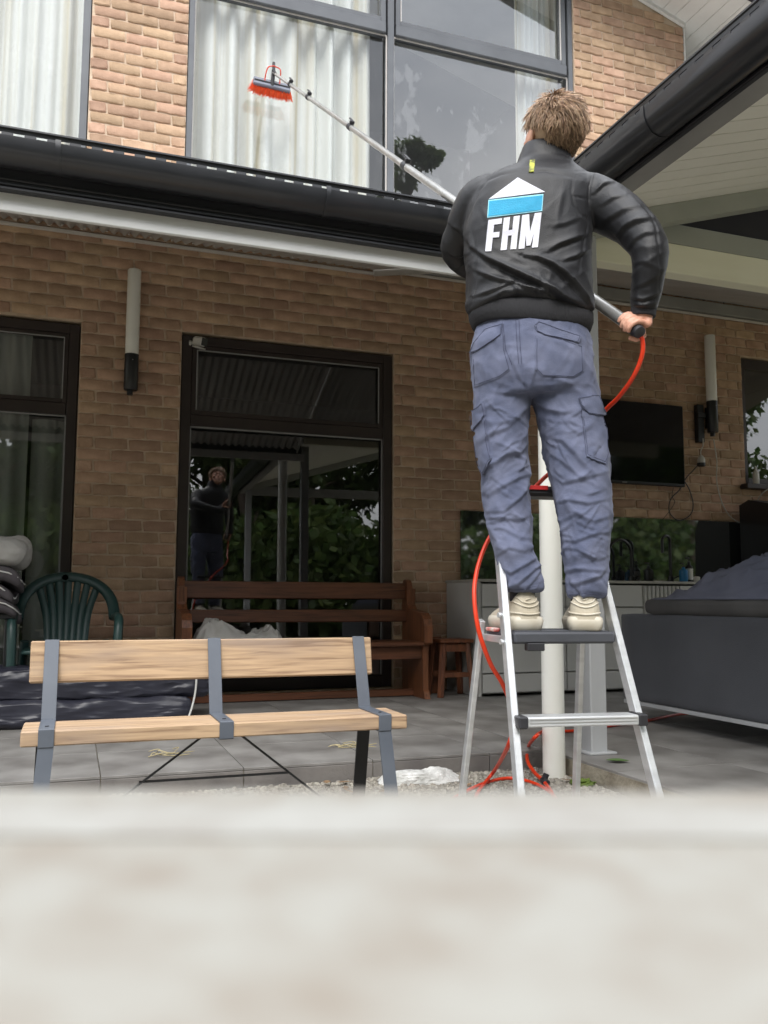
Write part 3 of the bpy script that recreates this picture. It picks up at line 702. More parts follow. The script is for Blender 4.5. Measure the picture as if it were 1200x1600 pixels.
# ================================================================== PITCHED PATIO ROOF ON THE RIGHT
pat = thing('patio_roof', (2.35, 1.7, 0), 'pitched patio roof with board ceiling and black gutter on the right', 'patio roof')
YE0, YE1 = -.45, 3.86; SL = .30
go = gutter('y', YE0, GF + .12, GX, 1, GZ).build('gutter', M['gutter'], pat, smooth=40)
for s in (0.4, 1.5, 2.62, 3.3): gprofile_tube('y', s, GX, 1, GZ).build('gutter_bracket', M['gutter'], go, smooth=40)
b = MB(); b.box((2.128, 1.68, 2.56), (.02, 4.26, .125)); b.box((2.115, 1.68, 2.505), (.006, 4.26, .012), bev=.002); b.build('fascia', M['fascia'], pat)
b = MB(); b.box((2.17, 1.68, 2.572), (.06, 4.24, .03)); b.build('soffit_strip', M['fascia'], pat)
b = MB(); b.box((2.255, 1.64, 2.605), (.11, 4.12, .10), bev=.006); b.build('beam', M['beamgrey'], pat)
def cz(x): return 2.672 + (x - 2.30) * SL
yy = YE0 + .05
bwid = .118
while yy < YE1 - .12:
    b = MB(); b.prism([(2.20, cz(2.20)), (6.9, cz(6.9)), (6.9, cz(6.9) + .02), (2.20, cz(2.20) + .02)], 'y', yy, yy + bwid - .007)
    o = b.build('ceiling_board', M['ceil'], pat); yy += bwid
b = MB(); b.prism([(2.05, cz(2.05) + .022), (6.95, cz(6.95) + .022), (6.95, cz(6.95) + .07), (2.05, cz(2.05) + .07)], 'y', YE0, YE1); b.build('roof_panel', M['fascia'], pat)
b = MB(); b.prism([(2.32, cz(2.32) - .002), (6.9, cz(6.9) - .002), (6.9, cz(6.9) - .105), (2.32, cz(2.32) - .105)], 'y', 3.72, 3.80); b.build('rafter', M['olive'], pat)
b = MB(); b.prism([(2.32, cz(2.32) - .003), (6.9, cz(6.9) - .003), (6.9, cz(6.9) - .105), (2.32, cz(2.32) - .105)], 'y', -.40, -.31); b.build('rafter', M['olive'], pat)
b = MB(); b.prism([(2.35, 2.70), (6.9, 2.70), (6.9, cz(6.9) - .02), (2.35, cz(2.35) - .02)], 'y', 3.885, 3.90); b.build('gable_infill', M['infill'], pat)
b = MB(); b.box((4.62, 3.855, 2.765), (4.6, .05, .115), bev=.003); b.build('top_plate', M['olive'], pat)
b = MB(); b.box((4.62, 3.875, 2.622), (4.6, .09, .168), bev=.004); b.build('beam', M['cream'], pat)
for (x, y) in ((2.375, 3.64), (2.30, -.05)):
    b = MB(); b.box((x, y, 1.28), (.09, .09, 2.55), bev=.006); po = b.build('post', M['steelgrey'], pat)
    b = MB(); b.box((x, y, .006), (.15, .15, .010), bev=.002); b.build('base_plate', M['steelgrey'], po)
b = MB(); b.box((6.85, 1.7, 1.9), (.09, .09, 3.8), bev=.006); b.build('post', M['steelgrey'], pat)
b = MB(); b.box((4.6, -.36, 2.6), (4.6, .07, .14), bev=.004); b.build('beam', M['beamgrey'], pat)
# downpipe
dp = thing('downpipe', (2.128, 3.60, -.085), 'round white downpipe standing in the gravel behind the ladder', 'downpipe')
b = MB(); b.lathe([(.052, -.10), (.052, 2.40)], (2.128, 3.60, 0), 32); b.build('pipe', M['pvc'], dp, smooth=40)
b = MB(); b.lathe([(.056, 2.36), (.057, 2.37), (.057, 2.46), (.05, 2.50)], (2.128, 3.60, 0), 32); b.build('collar', M['pvc'], dp, smooth=40)

# ================================================================== WALL FITTINGS
def wall_lamp(x, zt, zb, label, split):
    t = thing('wall_lamp', (x, WY, zb), label, 'wall lamp', 'tube lamps on the brick wall'); y = WY - .075
    b = MB(); b.lathe([(.047, split), (.049, split + .004), (.049, zt - .006), (.046, zt)], (x, y, 0), 24); b.build('diffuser_tube', M['opal'], t, smooth=40)
    b = MB(); b.lathe([(.046, zb), (.051, zb + .006), (.051, split - .001)], (x, y, 0), 24); b.lathe([(.022, zb - .035), (.022, zb)], (x - .005, y, 0), 12); b.build('base_cup', M['matteblack'], t, smooth=40)
    b = MB(); b.box((x, WY - .018, (zb + split) / 2), (.05, .034, .20), bev=.004); b.build('bracket', M['matteblack'], t)
    b = MB(); b.lathe([(.004, 0), (.004, .004)], (x + .005, y - .051, split - .05), 8, axis='y'); b.build('screw', M['bead'], t)
wall_lamp(.338, 3.165, 2.25, 'white tube lamp on the wall between the left window and glass door', 2.52)
wall_lamp(5.60, 3.235, 2.30, 'white tube lamp on the wall right of the television', 2.60)
cam_t = thing('security_camera', (.79, WY, 2.70), 'small white security camera at the top corner of the dark glass door', 'camera')
b = MB(); b.lathe([(.020, 0), (.022, .012), (.012, .02), (.010, .05)], (.762, WY + .03, 2.685), 14, axis='x'); b.build('mount', M['label'], cam_t, smooth=40)
rot = Matrix.Rotation(R(38), 3, 'Z') @ Matrix.Rotation(R(14), 3, 'X')
b = MB(); b.box((.835, WY - .02, 2.688), (.07, .105, .07), rot, .016); b.build('housing', M['label'], cam_t)
b = MB(); b.box(Vector((.835, WY - .02, 2.688)) + rot @ Vector((0, -.054, 0)), (.058, .006, .058), rot, .002); b.build('lens_face', M['matteblack'], cam_t)
b = MB(); b.box((.83, WY - .03, 2.636), (.09, .06, .010), rot, .003); b.build('visor', M['label'], cam_t)

tvt = thing('television', (4.6, WY, 1.77), 'black flat television mounted on the brick wall', 'television')
b = MB(); b.box((4.59, WY - .075, 2.143), (1.32, .045, .755), bev=.006); b.build('case', M['matteblack'], tvt)
b = MB(); b.box((4.59, WY - .0985, 2.15), (1.296, .004, .716)); b.build('screen', M['screen'], tvt)
b = MB(); b.box((4.59, WY - .1, 1.778), (.05, .004, .006)); b.build('maker_badge', M['bead'], tvt)
b = MB(); b.box((4.59, WY - .028, 2.15), (.4, .05, .3)); b.build('mount', M['matteblack'], tvt)
bb = thing('junction_box', (5.5, WY, 2.25), 'slim black bracket box beside the right wall lamp', 'bracket')
b = MB(); b.box((5.485, WY - .03, 2.385), (.075, .055, .36), bev=.005); b.build('case', M['matteblack'], bb); b = MB(); b.box((5.485, WY - .065, 2.46), (.09, .02, .05), bev=.004); b.build('clip', M['matteblack'], bb)
sk = thing('hanging_socket', (5.47, WY, 2.0), 'white plug socket hanging on a cord below the black bracket', 'socket')
b = MB(); b.lathe([(.012, .07), (.022, .06), (.036, .03), (.036, .0)], (5.475, WY - .05, 2.01), 14); b.build('plug', M['label'], sk, smooth=40)
b = MB(); b.lathe([(.038, .0), (.038, -.028), (.03, -.034)], (5.475, WY - .05, 2.008), 14); b.build('ring', M['matteblack'], sk, smooth=40)
b = MB(); b.tube(spline([(5.50, WY - .05, 2.26), (5.495, WY - .06, 2.18), (5.47, WY - .055, 2.12), (5.475, WY - .05, 2.07)]), .006, 6); b.build('cord', M['cable_w'], sk, smooth=180)
def cable(pts, r, m, label):
    P_ = [PY(px, py, y) for px, py, y in pts]; b = MB(); b.tube(spline(P_), r, 6)
    return tag(b.build('cable', m, None, 180, org=P_[0]), label, 'cable', 'cables on the kitchen wall')
yy = WY - .035
cable([(1100, 716, yy), (1085, 733, yy), (1072, 747, yy), (1062, 765, yy), (1048, 780, yy - .02), (1046, 800, yy - .02), (1060, 813, yy - .02), (1078, 805, yy), (1083, 788, yy), (1077, 765, yy), (1068, 750, yy)], .0055, M['matteblack'], 'black looped lead below the television corner')
cable([(1052, 762, yy), (1050, 775, yy), (1054, 785, yy), (1045, 800, yy), (1034, 815, yy), (1037, 828, yy)], .003, M['matteblack'], 'thin black lead hanging straight under the television')
cable([(1115, 686, WY - .06), (1120, 720, yy), (1120, 752, yy), (1128, 785, yy), (1142, 808, yy), (1160, 817, yy), (1172, 810, yy), (1180, 790, yy), (1192, 770, yy - .1), (1215, 757, yy - .1)], .0055, M['cable_w'], 'white lead drooping from the right lamp to the window sill')
sb = thing('squeeze_bottle', (6.13, WY - .03, 1.84), 'white squeeze bottle on the dark sill of the right window', 'bottle')
b = MB(); b.lathe([(.028, 0), (.03, .01), (.03, .11), (.014, .135)], (6.13, WY - .03, 1.841), 14); b.build('body', M['label'], sb, smooth=40)
b = MB(); b.lathe([(.012, .135), (.012, .15), (.004, .18)], (6.13, WY - .03, 1.841), 10); b.build('nozzle', M['label'], sb, smooth=40)

# ================================================================== OUTDOOR KITCHEN
kt = thing('kitchen_cabinet', (4.3, 6.2, 0), 'long light grey outdoor kitchen cabinet against the brick wall', 'cabinet')
KY = 5.955
b = MB(); b.box((4.72, (KY + 6.55) / 2 + .012, .435), (3.62, 6.55 - KY - .03, .83)); b.build('carcass', M['cabinet'], kt)
b = MB(); b.box((2.90, (KY + 6.55) / 2, .432), (.022, 6.55 - KY, .862), bev=.002); b.build('side_panel', M['cabinet'], kt)
b = MB(); b.box((4.72, 6.245, .874), (3.68, .62, .022), bev=.003); b.build('countertop', M['counter'], kt)
xs = [2.915, 3.62, 4.335]
for i, (x0, x1) in enumerate(((2.915, 3.64), (3.645, 4.36), (4.73, 5.6), (5.605, 6.5))):
    for (z0, z1) in ((.03, .17), (.176, .67), (.676, .85)):
        b = MB(); b.box(((x0 + x1) / 2, KY - .002, (z0 + z1) / 2), (x1 - x0 - .004, .02, z1 - z0 - .004), bev=.002); b.build('drawer_front', M['cabinet'], kt)
fp = MB(); fp.box((4.545, KY + .003, .44), (.36, .012, .81)); fpo = fp.build('fluted_panel', M['cabinet'], kt)
for i in range(9):
    b = MB(); x = 4.385 + i * .04; b.tube([(x, KY - .006, .04), (x, KY - .006, .845)], .014, 8); b.build('flute', M['cabinet'], fpo, smooth=60)
sp = MB(); sp.box((4.65, WY - .014, 1.18), (3.26, .01, .58)); tag(sp.build('splashback', M['splash'], org=(4.65, WY - .014, .89)), 'dark glossy glass splashback above the grey kitchen counter', 'splashback')
def tap(x, y, label, flip, hgt, rad):
    t = thing('kitchen_tap', (x, y, .885), label, 'tap', 'black gooseneck taps on the counter')
    pts = [(x, y, .885), (x, y, .885 + hgt - rad)]
    for k in range(1, 13):
        a = math.pi * k / 12; pts.append((x - flip * rad * (1 - math.cos(a)), y - .03 * math.sin(a / 2), .885 + hgt - rad + rad * math.sin(a)))
    pts.append((x - flip * 2 * rad, y - .03, .885 + hgt - rad - .10))
    b = MB(); b.tube(pts, .013, 10); b.build('spout', M['matteblack'], t, smooth=60)
    b = MB(); b.lathe([(.026, 0), (.026, .05), (.014, .06)], (x, y, .885), 14); b.build('base', M['matteblack'], t, smooth=40)
    b = MB(); b.tube([(x + .02, y - .01, .92), (x + .07, y - .02, .94)], .006, 8); b.build('lever', M['matteblack'], t, smooth=60)
tap(4.905, 6.28, 'narrow black gooseneck tap beside the soap bottles', 1, .405, .052)
tap(4.60, 6.42, 'wide arched black tap at the left end of the sink', 1, .37, .125)
def bottle(x, y, label, body, cap, h, r, lab=None):
    t = thing('soap_bottle', (x, y, .885), label, 'bottle', 'soap bottles by the tap')
    b = MB(); b.lathe([(r * .9, 0), (r, .01), (r, h * .62), (r * .35, h * .72), (r * .35, h * .78)], (x, y, .885), 16); bo = b.build('body', body, t, smooth=40)
    if lab: b = MB(); b.lathe([(r + .0008, h * .1), (r + .0008, h * .55)], (x, y, .885), 16); b.build('label_band', lab, bo, smooth=60)
    b = MB(); b.lathe([(r * .4, h * .78), (r * .4, h * .84), (.004, h * .85), (.004, h * .97)], (x, y, .885), 10); b.box((x - .015, y, .885 + h * .98), (.045, .014, .012), bev=.003); b.build('pump', cap, t, smooth=40)
bottle(5.02, 6.18, 'soap bottle with white label and black pump', M['matteblack'], M['matteblack'], .215, .032, M['label'])
bottle(4.945, 6.16, 'blue soap bottle with black pump', M['blue'], M['matteblack'], .165, .036)
bottle(4.72, 6.34, 'dark bottle shape standing in for a reflection between the two black taps', M['matteblack'], M['matteblack'], .17, .04)  # dark bottle shape added to imitate a reflection
dt = thing('cleaning_pot', (4.965, 6.05, .885), 'small white round pot before the blue soap bottle', 'pot'); b = MB(); b.lathe([(.022, 0), (.027, .01), (.027, .03), (.02, .04)], (5.0, 6.06, .885), 14); b.build('bowl', M['label'], dt, smooth=40); b = MB(); b.lathe([(.028, .03), (.028, .042), (.012, .047)], (5.0, 6.06, .886), 14); b.build('lid', M['label'], dt, smooth=40)
bq = thing('barbecue', (6.2, 6.15, .885), 'black hooded barbecue at the right edge of the counter', 'barbecue')
b = MB(); b.prism([(5.98, .9), (6.48, .9), (6.48, 1.62), (6.36, 1.66), (6.1, 1.60), (6.0, 1.42)], 'x', 5.86, 6.75); b.build('hood', M['matteblack'], bq, smooth=30)
b = MB(); b.tube([(5.95, 5.95, 1.28), (6.65, 5.95, 1.28)], .012, 8); b.build('handle', M['alu'], bq, smooth=60); b = MB(); b.box((6.3, 6.22, .895), (.87, .5, .02)); b.build('firebox', M['matteblack'], bq)

# ================================================================== SOFA WITH CUSHION AND BLANKET
def soft_box(c, d, r=.04, n=(16, 12, 6), noise=.0, seed=0, sag=0.0, scale=6):
    """rounded, slightly lumpy box as one closed mesh"""
    bm = bmesh.new(); bmesh.ops.create_cube(bm, size=2.0)
    bmesh.ops.subdivide_edges(bm, edges=bm.edges[:], cuts=max(n), use_grid_fill=True)
    for v in bm.verts:
        p = v.co.copy(); q = Vector((p.x * d[0] / 2, p.y * d[1] / 2, p.z * d[2] / 2))
        core = Vector([max(-d[i] / 2 + r, min(d[i] / 2 - r, q[i])) for i in range(3)]); e = q - core
        if e.length > 1e-6:
            mxa = max(abs(e.x), abs(e.y), abs(e.z)); e = e.normalized() * min(mxa, r) if True else e
            q = core + e
        if noise:
            w = mnoise.noise(q * scale + Vector((seed, seed * 2.3, 0))) + .5 * mnoise.noise(q * scale * 2.3 + Vector((seed, 0, 9)))
            nd = (q - Vector((0, 0, 0))); nd = Vector((q.x / d[0], q.y / d[1], q.z / d[2])).normalized(); q += nd * w * noise
        q.z += sag * (1 - (2 * q.x / d[0]) ** 2) * (1 - (2 * q.y / d[1]) ** 2)
        v.co = q + Vector(c)
    vs = [v.co.copy() for v in bm.verts]; fs = [[v.index for v in f.verts] for f in bm.faces]; bm.verts.index_update()
    fs = [[v.index for v in f.verts] for f in bm.faces]; bm.free(); return vs, fs
def crease(vs, amp, f, seed):
    out = []
    for p in vs:
        q = Vector((p[0] * f * .6, p[1] * f, p[2] * f)) + Vector((seed, 0, 0)); w = mnoise.noise(q * .5); n1 = 1 - min(1, 2.2 * abs(mnoise.noise(q + Vector((w, w, -w))))); n2 = 1 - min(1, 2.2 * abs(mnoise.noise(q * 2.3 + Vector((4, w, 1)))))
        out.append((p[0], p[1] - amp * (n1 ** 1.5 + .5 * n2 ** 1.5), p[2] + amp * .6 * n1 ** 1.5))
    return out
so = thing('outdoor_sofa', (3.6, 3.6, 0), 'charcoal fabric outdoor sofa seen from its back on the right', 'sofa')
vs, fs = soft_box((3.27, 3.42, .385), (.13, 2.36, .52), .018, (20, 20, 20), .002, 3, scale=3); mesh('backrest', vs, fs, M['sofa'], so, smooth=180)
vs, fs = soft_box((3.72, 4.54, .31), (.80, .12, .37), .02, (14,) * 3, .002, 4); mesh('armrest', vs, fs, M['sofa'], so, smooth=180)
vs, fs = soft_box((3.72, 2.30, .31), (.80, .12, .37), .02, (14,) * 3, .002, 5); mesh('armrest', vs, fs, M['sofa'], so, smooth=180)
vs, fs = soft_box((3.75, 3.42, .30), (.80, 2.10, .26), .05, (14,) * 3, .004, 6); mesh('seat_cushion', vs, fs, M['sofa'], so, smooth=180)
b = MB(); b.box((3.67, 3.42, .113), (.92, 2.34, .022)); b.build('frame_rail', M['steelgrey'], so)
for (x, y) in ((3.24, 3.30), (3.24, 4.5), (4.08, 2.35), (4.08, 4.5), (3.24, 2.35)):
    b = MB(); b.box((x, y, .052), (.022, .035, .102), bev=.003); b.build('leg', M['steelgrey'], so)
# folded cushion on the back, draping
def drape(name, pathf, label, cat, m, org):
    pass
vs, fs = soft_box((3.34, 3.55, .69), (.30, 1.62, .105), .045, (18,) * 3, .010, 8, scale=5); cu = mesh('folded_cushion', vs, fs, M['cushion'], smooth=180, org=(3.34, 3.55, .645)); tag(cu, 'dark taupe folded seat cushion lying along the sofa back', 'cushion')
def heap(x0, x1, y0, y1, zb, hfun, n=70, seed=1, fold=.03, sc2=9, under=True):
    vs = []; fs = []
    for j in range(n + 1):
        for i in range(n + 1):
            s, t = i / n, j / n; x = x0 + (x1 - x0) * s; y = y0 + (y1 - y0) * t
            p = Vector((x * sc2, y * sc2 * .45, seed)); q = p + Vector((.6 * mnoise.noise(p * .7), .6 * mnoise.noise(p * .7 + Vector((5, 5, 5))), 0))
            w = (1 - min(1, 2.0 * abs(mnoise.noise(q)))) ** .6; w2 = (1 - min(1, 2.0 * abs(mnoise.noise(q * 2.1 + Vector((3, 1, 7)))))) ** .6
            env = hfun(s, t); jx = .03 * mnoise.noise(Vector((s * 4, t * 6, seed + 4))); jy = .04 * mnoise.noise(Vector((s * 4, t * 6, seed + 8)))
            vs.append((x + jx, y + jy, zb + env * (1 + 0) + (fold * (w ** 3) + fold * .45 * w2 ** 3 - fold * .5) * min(1, env * 12)))
    for j in range(n):
        for i in range(n):
            a = j * (n + 1) + i; fs.append((a, a + 1, a + n + 2, a + n + 1))
    if under:
        o = len(vs); m1 = n + 1
        ring = [i for i in range(m1)] + [j * m1 + n for j in range(1, m1)] + [n * m1 + i for i in range(n - 1, -1, -1)] + [j * m1 for j in range(n - 1, 0, -1)]
        for i in ring: vs.append((vs[i][0], vs[i][1], zb - .004))
        k = len(ring)
        for i in range(k): fs.append((ring[i], o + i, o + (i + 1) % k, ring[(i + 1) % k]))
        fs.append(tuple(o + i for i in reversed(range(k))))
    return vs, fs
def bh(s, t):
    e = max(0, min(1, min(s, 1 - s) * 7)) * max(0, min(1, min(t * 9, (1 - t) * 3.2)))
    return (.03 + .20 * max(0, math.sin(math.pi * min(1, s * .95 + .02))) * (1.0 - .28 * t)) * e ** .6
vs, fs = heap(3.20, 3.95, 2.75, 4.28, .735, bh, 110, 5, .075, 7); bl = mesh('blanket', vs, fs, M['blanket'], smooth=180, org=(3.5, 3.5, .735)); tag(bl, 'crumpled blue grey blanket heaped on the sofa', 'blanket')

# ================================================================== PEW, STOOL, CHAIR, CUSHIONS, COVER
pw = thing('pew', (1.6, 6.2, 0), 'long red brown timber pew with solid end panels before the glass door', 'pew')
prof = [(6.43, 0), (6.43, .84), (6.415, .875), (6.375, .885), (6.345, .87), (6.315, .82), (6.30, .74), (6.29, .68), (6.26, .655), (6.10, .64), (6.03, .625), (5.985, .585), (5.965, .53), (5.965, .40), (5.99, .385), (6.0, .33), (6.0, .07), (5.98, .05), (5.96, .0)]
for x in (.725, 2.475):
    b = MB(); b.prism(prof, 'x', x - .022, x + .022); b.build('end_panel', M['pewend'], pw)
    b = MB(); fc = [(6.30, .80), (6.31, .68), (6.27, .645), (6.03, .615), (5.975, .57), (5.955, .52), (5.955, .40)]
    cap = fc + [(q[0] - .014, q[1] + .012) for q in reversed(fc)]
    b.prism(cap, 'x', x - .034, x + .034); b.build('arm_cap', M['pewend'], pw)
b = MB(); b.box((1.6, 6.375, .793), (1.706, .03, .125), Matrix.Rotation(R(-8), 3, 'X'), .004); b.build('back_rail', M['pewwood'], pw)
b = MB(); b.box((1.6, 6.345, .602), (1.706, .03, .092), Matrix.Rotation(R(-8), 3, 'X'), .004); b.build('back_rail', M['pewwood'], pw)
b = MB(); b.box((1.6, 6.155, .402), (1.706, .40, .034), bev=.008); b.build('seat', M['pewwood'], pw)
b = MB(); b.box((1.6, 6.03, .335), (1.706, .026, .09), bev=.003); b.build('apron', M['pewwood'], pw)
b = MB(); b.box((1.6, 6.20, .03), (1.706, .05, .05), bev=.004); b.build('foot_rail', M['pewwood'], pw)
def clothbag():
    def h(s, t):
        e = max(0, min(1, min(s, 1 - s) * 6)) * max(0, min(1, min(t, 1 - t) * 5)); return (.05 + .08 * (1 - s) + .03 * math.sin(s * 9)) * e ** .6
    vs, fs = heap(.80, 1.42, 6.0, 6.30, .421, h, 60, 12, .045, 9); return vs, fs
vs, fs = clothbag(); cb = mesh('cloth_bundle', vs, fs, M['linen'], smooth=180, org=(1.1, 6.15, .421)); tag(cb, 'crumpled off white cloth bundle on the pew seat', 'cloth')
st = thing('stool', (2.73, 6.13, 0), 'small dark red timber stool between pew and kitchen cabinet', 'stool')
b = MB(); b.box((2.735, 6.13, .417), (.275, .26, .028), bev=.005); b.build('seat', M['stoolwood'], st)
for sx in (-1, 1):
    for sy in (-1, 1):
        b = MB(); b.bar((2.735 + sx * .10, 6.13 + sy * .09, .402), (2.735 + sx * .135, 6.13 + sy * .115, 0), .038, .038, bev=.003); b.build('leg', M['stoolwood'], st)
for sy in (-1, 1):
    b = MB(); b.box((2.735, 6.13 + sy * .095, .365), (.17, .02, .055)); b.build('apron', M['stoolwood'], st)
    b = MB(); b.box((2.735, 6.13 + sy * .108, .165), (.215, .02, .035)); b.build('stretcher', M['stoolwood'], st)
bx = thing('planter_box', (2.58, 6.38, 0), 'dark timber box standing behind the small stool', 'box')
b = MB(); b.box((2.62, 6.42, .21), (.22, .2, .42), bev=.004); b.build('body', M['stoolwood'], bx); b = MB(); b.box((2.62, 6.42, .428), (.24, .22, .016), bev=.003); b.build('lid', M['stoolwood'], bx)

ch = thing('plastic_chair', (-.03, 5.8, 0), 'dark green moulded plastic garden chair with fan slat back', 'chair')
cx, cyk = -.035, 5.78; GPm = M['greenplastic']
arch = []
for k in range(25):
    a = math.pi * k / 24; w = .285; x = cx - w * math.cos(a); z = .60 + .265 * (math.sin(a) ** .8); y = cyk + .02 + .18 * math.sin(a) ** .6; arch.append((x, y, z))
b = MB(); b.tube(arch, .036, 10, flat=.62); b.build('back_frame', GPm, ch, smooth=60)
for k in range(7):
    f = (k - 3) / 3; top = (cx + f * .175, cyk + .195 - .02 * abs(f), .845 - .05 * f * f); bot = (cx + f * .105, cyk + .10, .40)
    mid = (cx + f * .125, cyk + .155, .62)
    b = MB(); b.tube(spline([bot, mid, top], 6), .012, 8, flat=1.9); b.build('slat', GPm, ch, smooth=60)
for s in (-1, 1):
    b = MB(); b.tube(spline([(cx + s * .285, cyk + .02, .61), (cx + s * .295, cyk - .10, .615), (cx + s * .30, cyk - .24, .60), (cx + s * .295, cyk - .30, .50), (cx + s * .29, cyk - .32, .25), (cx + s * .29, cyk - .33, 0)]), .027, 8); b.build('arm', GPm, ch, smooth=60)
    b = MB(); b.tube(spline([(cx + s * .24, cyk + .08, .46), (cx + s * .26, cyk + .15, .2), (cx + s * .27, cyk + .19, 0)]), .026, 8); b.build('leg', GPm, ch, smooth=60)
vs, fs = soft_box((cx, cyk - .10, .41), (.48, .44, .03), .014, (10,) * 3, .0); mesh('seat', vs, fs, GPm, ch, smooth=180)
b = MB(); b.lathe([(.02, 0), (.024, .002), (.026, 0)], (cx - .02, cyk + .163, .86), 14, axis='y'); b.build('moulded_mark', GPm, ch)

sd_ = thing('side_table', (-.6, 5.75, 0), 'dark low side table under the striped cushions at left', 'table')
b = MB(); b.box((-.62, 5.75, .62), (.62, .5, .03), bev=.005); b.build('table_top', M['matteblack'], sd_)
for sx in (-1, 1):
    for sy in (-1, 1): b = MB(); b.box((-.62 + sx * .27, 5.75 + sy * .21, .302), (.045, .045, .603), bev=.004); b.build('leg', M['matteblack'], sd_)
def droop(p, cx_, sd_):
    dx = (p[0] - cx_) / .33; k_ = max(0, dx - .35) ** 2
    return Vector((p[0] - .03 * k_, p[1] + .02 * math.sin(3 * dx + sd_), p[2] - .17 * k_ + .014 * math.sin(5 * dx + 7 * p[1] + sd_)))
for i, (z, xr, sd2) in enumerate(((.695, -.31, 3), (.795, -.335, 5), (.875, -.30, 9))):
    c = thing('striped_cushion', (-.6, 5.72, z - .05), ['charcoal striped cushion at the bottom of the stack on the side table', 'charcoal striped cushion in the middle of the stack on the side table', 'charcoal striped cushion at the top of the stack under the pale pillow'][i], 'cushion', 'striped cushions stacked on the side table')
    vs, fs = soft_box((-.62 + (xr + .31) , 5.72, z), (.66, .52, .09), .042, (20,) * 3, .026, sd2, sag=-.012, scale=5); vs = [droop(p, -.62 + (xr + .31), sd2) for p in vs]; mesh('pad', vs, fs, M['stripe'], c, smooth=180)
    for zz in (.018,):
        hx, hy = .33 + .0, .26; ccx = -.62 + (xr + .31); pts = []
        for k in range(41):
            a = 2 * math.pi * k / 40; pts.append((ccx + (hx + .001) * max(-1, min(1, 1.32 * math.cos(a))), 5.72 + (hy + .001) * max(-1, min(1, 1.32 * math.sin(a))), z + zz + .004 * math.sin(3 * a)))
        b = MB(); b.tube([droop(Vector(p), ccx, sd2) for p in pts], .0045, 6); b.build('piping', M['piping'], c, smooth=180)
vs, fs = soft_box((-.62, 5.72, 1.0), (.70, .46, .17), .08, (34,) * 3, .035, 21, scale=3.5); vs = crease(vs, .018, 8, 5.0); tag(mesh('pillow', vs, fs, M['linen'], smooth=180, org=(-.62, 5.72, .92)), 'pale grey pillow on top of the striped cushions at left', 'pillow')
cv = thing('storage_bag', (-.3, 5.45, 0), 'long black vinyl storage bag lying on the paving behind the bench', 'bag')
vs, fs = soft_box((-.38, 5.47, .23), (2.36, .32, .19), .05, (60,) * 3, .016, 31, scale=4.5); vs = crease(vs, .020, 9, 2.0); mesh('upper_roll', vs, fs, M['vinyl'], cv, smooth=180)
vs, fs = soft_box((-.46, 5.45, .075), (2.3, .36, .15), .05, (60,) * 3, .010, 37, scale=4); vs = crease(vs, .014, 8, 7.0); mesh('lower_roll', vs, fs, M['vinyl'], cv, smooth=180)
b = MB(); b.tube(spline([(.70, 5.285, .30), (.705, 5.275, .24), (.70, 5.275, .17), (.685, 5.265, .10), (.66, 5.24, .03)]), .006, 6); b.build('tie_cord', M['piping'], cv, smooth=180)

# ================================================================== FRONT BENCH
bn = thing('park_bench', (.45, 2.9, -.085), 'low bench with pale timber planks and blue grey steel straps in the foreground', 'bench')
sy0, sy1, sz = 2.755, 2.965, .338
bx0, bx1 = -.130, 1.070
b = MB(); b.box(((bx0 + bx1) / 2, (sy0 + sy1) / 2, sz - .0225), (bx1 - bx0, sy1 - sy0, .045), bev=.004); b.build('seat_plank', M['benchwood'], bn)
tilt = Matrix.Rotation(R(-9), 3, 'X')
byc, bzc = 3.06, .516
b = MB(); b.box(((bx0 + bx1) / 2 - .012, byc, bzc), (1.165, .036, .134), tilt, .004); b.build('back_plank', M['benchwood'], bn)
for i, x in enumerate((-.060, .465, .990)):
    s = MB(); d = tilt @ Vector((0, 0, 1)); f = tilt @ Vector((0, -1, 0))
    top = Vector((x, byc, bzc)) + d * .070 + f * .0205; foot = Vector((x, sy1 + .006, sz + .004))
    s.bar(foot, top, .044, .005, up=(1, 0, 0)) if False else s.box((foot + top) / 2, (.044, .005, (top - foot).length), Matrix.Rotation(-math.atan2((top - foot).y, (top - foot).z), 3, 'X'), .001)
    s.box((x, (sy0 + sy1) / 2 + .002, sz + .003), (.044, sy1 - sy0 + .012, .005), bev=.001)
    s.box((x, sy0 - .003, sz - .022), (.044, .005, .052), bev=.001)
    s.box((x, (sy0 + sy1) / 2, sz - .048), (.044, sy1 - sy0 + .004, .005), bev=.001)
    so_ = s.build('steel_strap', M['steelbar'], bn)
    for q in (.03, -.045):
        c = Vector((x, byc, bzc)) + d * q + f * .0235; k = MB(); k.lathe([(.006, -.003), (.006, 0), (.003, .002)], c, 8, axis='y'); k.build('bolt', M['blacksteel'], so_)
    k = MB(); k.lathe([(.006, 0), (.006, .002)], (x, sy0 + .05, sz + .0055), 8); k.build('bolt', M['blacksteel'], so_)
    if i != 1:
        l = MB(); sgn = -1 if i == 0 else 1
        l.bar((x, sy0 + .002, sz - .05), (x + sgn * .025, sy0 - .055, -.085), .044, .008, up=(0, 1, 0)); l.build('leg', M['steelbar'], bn)
        l = MB(); l.bar((x - .01, sy1 - .02, sz - .05), (x - .02, sy1 + .03, -.085), .044, .008, up=(0, 1, 0)); l.build('leg', M['blacksteel'], bn)
for (p, q) in (((.405, 2.85, sz - .052), (-.015, 2.91, -.03)), ((.525, 2.85, sz - .052), (.935, 2.95, -.04))):
    b = MB(); b.bar(p, q, .012, .006); b.build('brace', M['blacksteel'], bn)
b = MB(); b.bar((.215, 2.88, .15), (.695, 2.88, .15), .010, .006); b.build('brace', M['blacksteel'], bn)

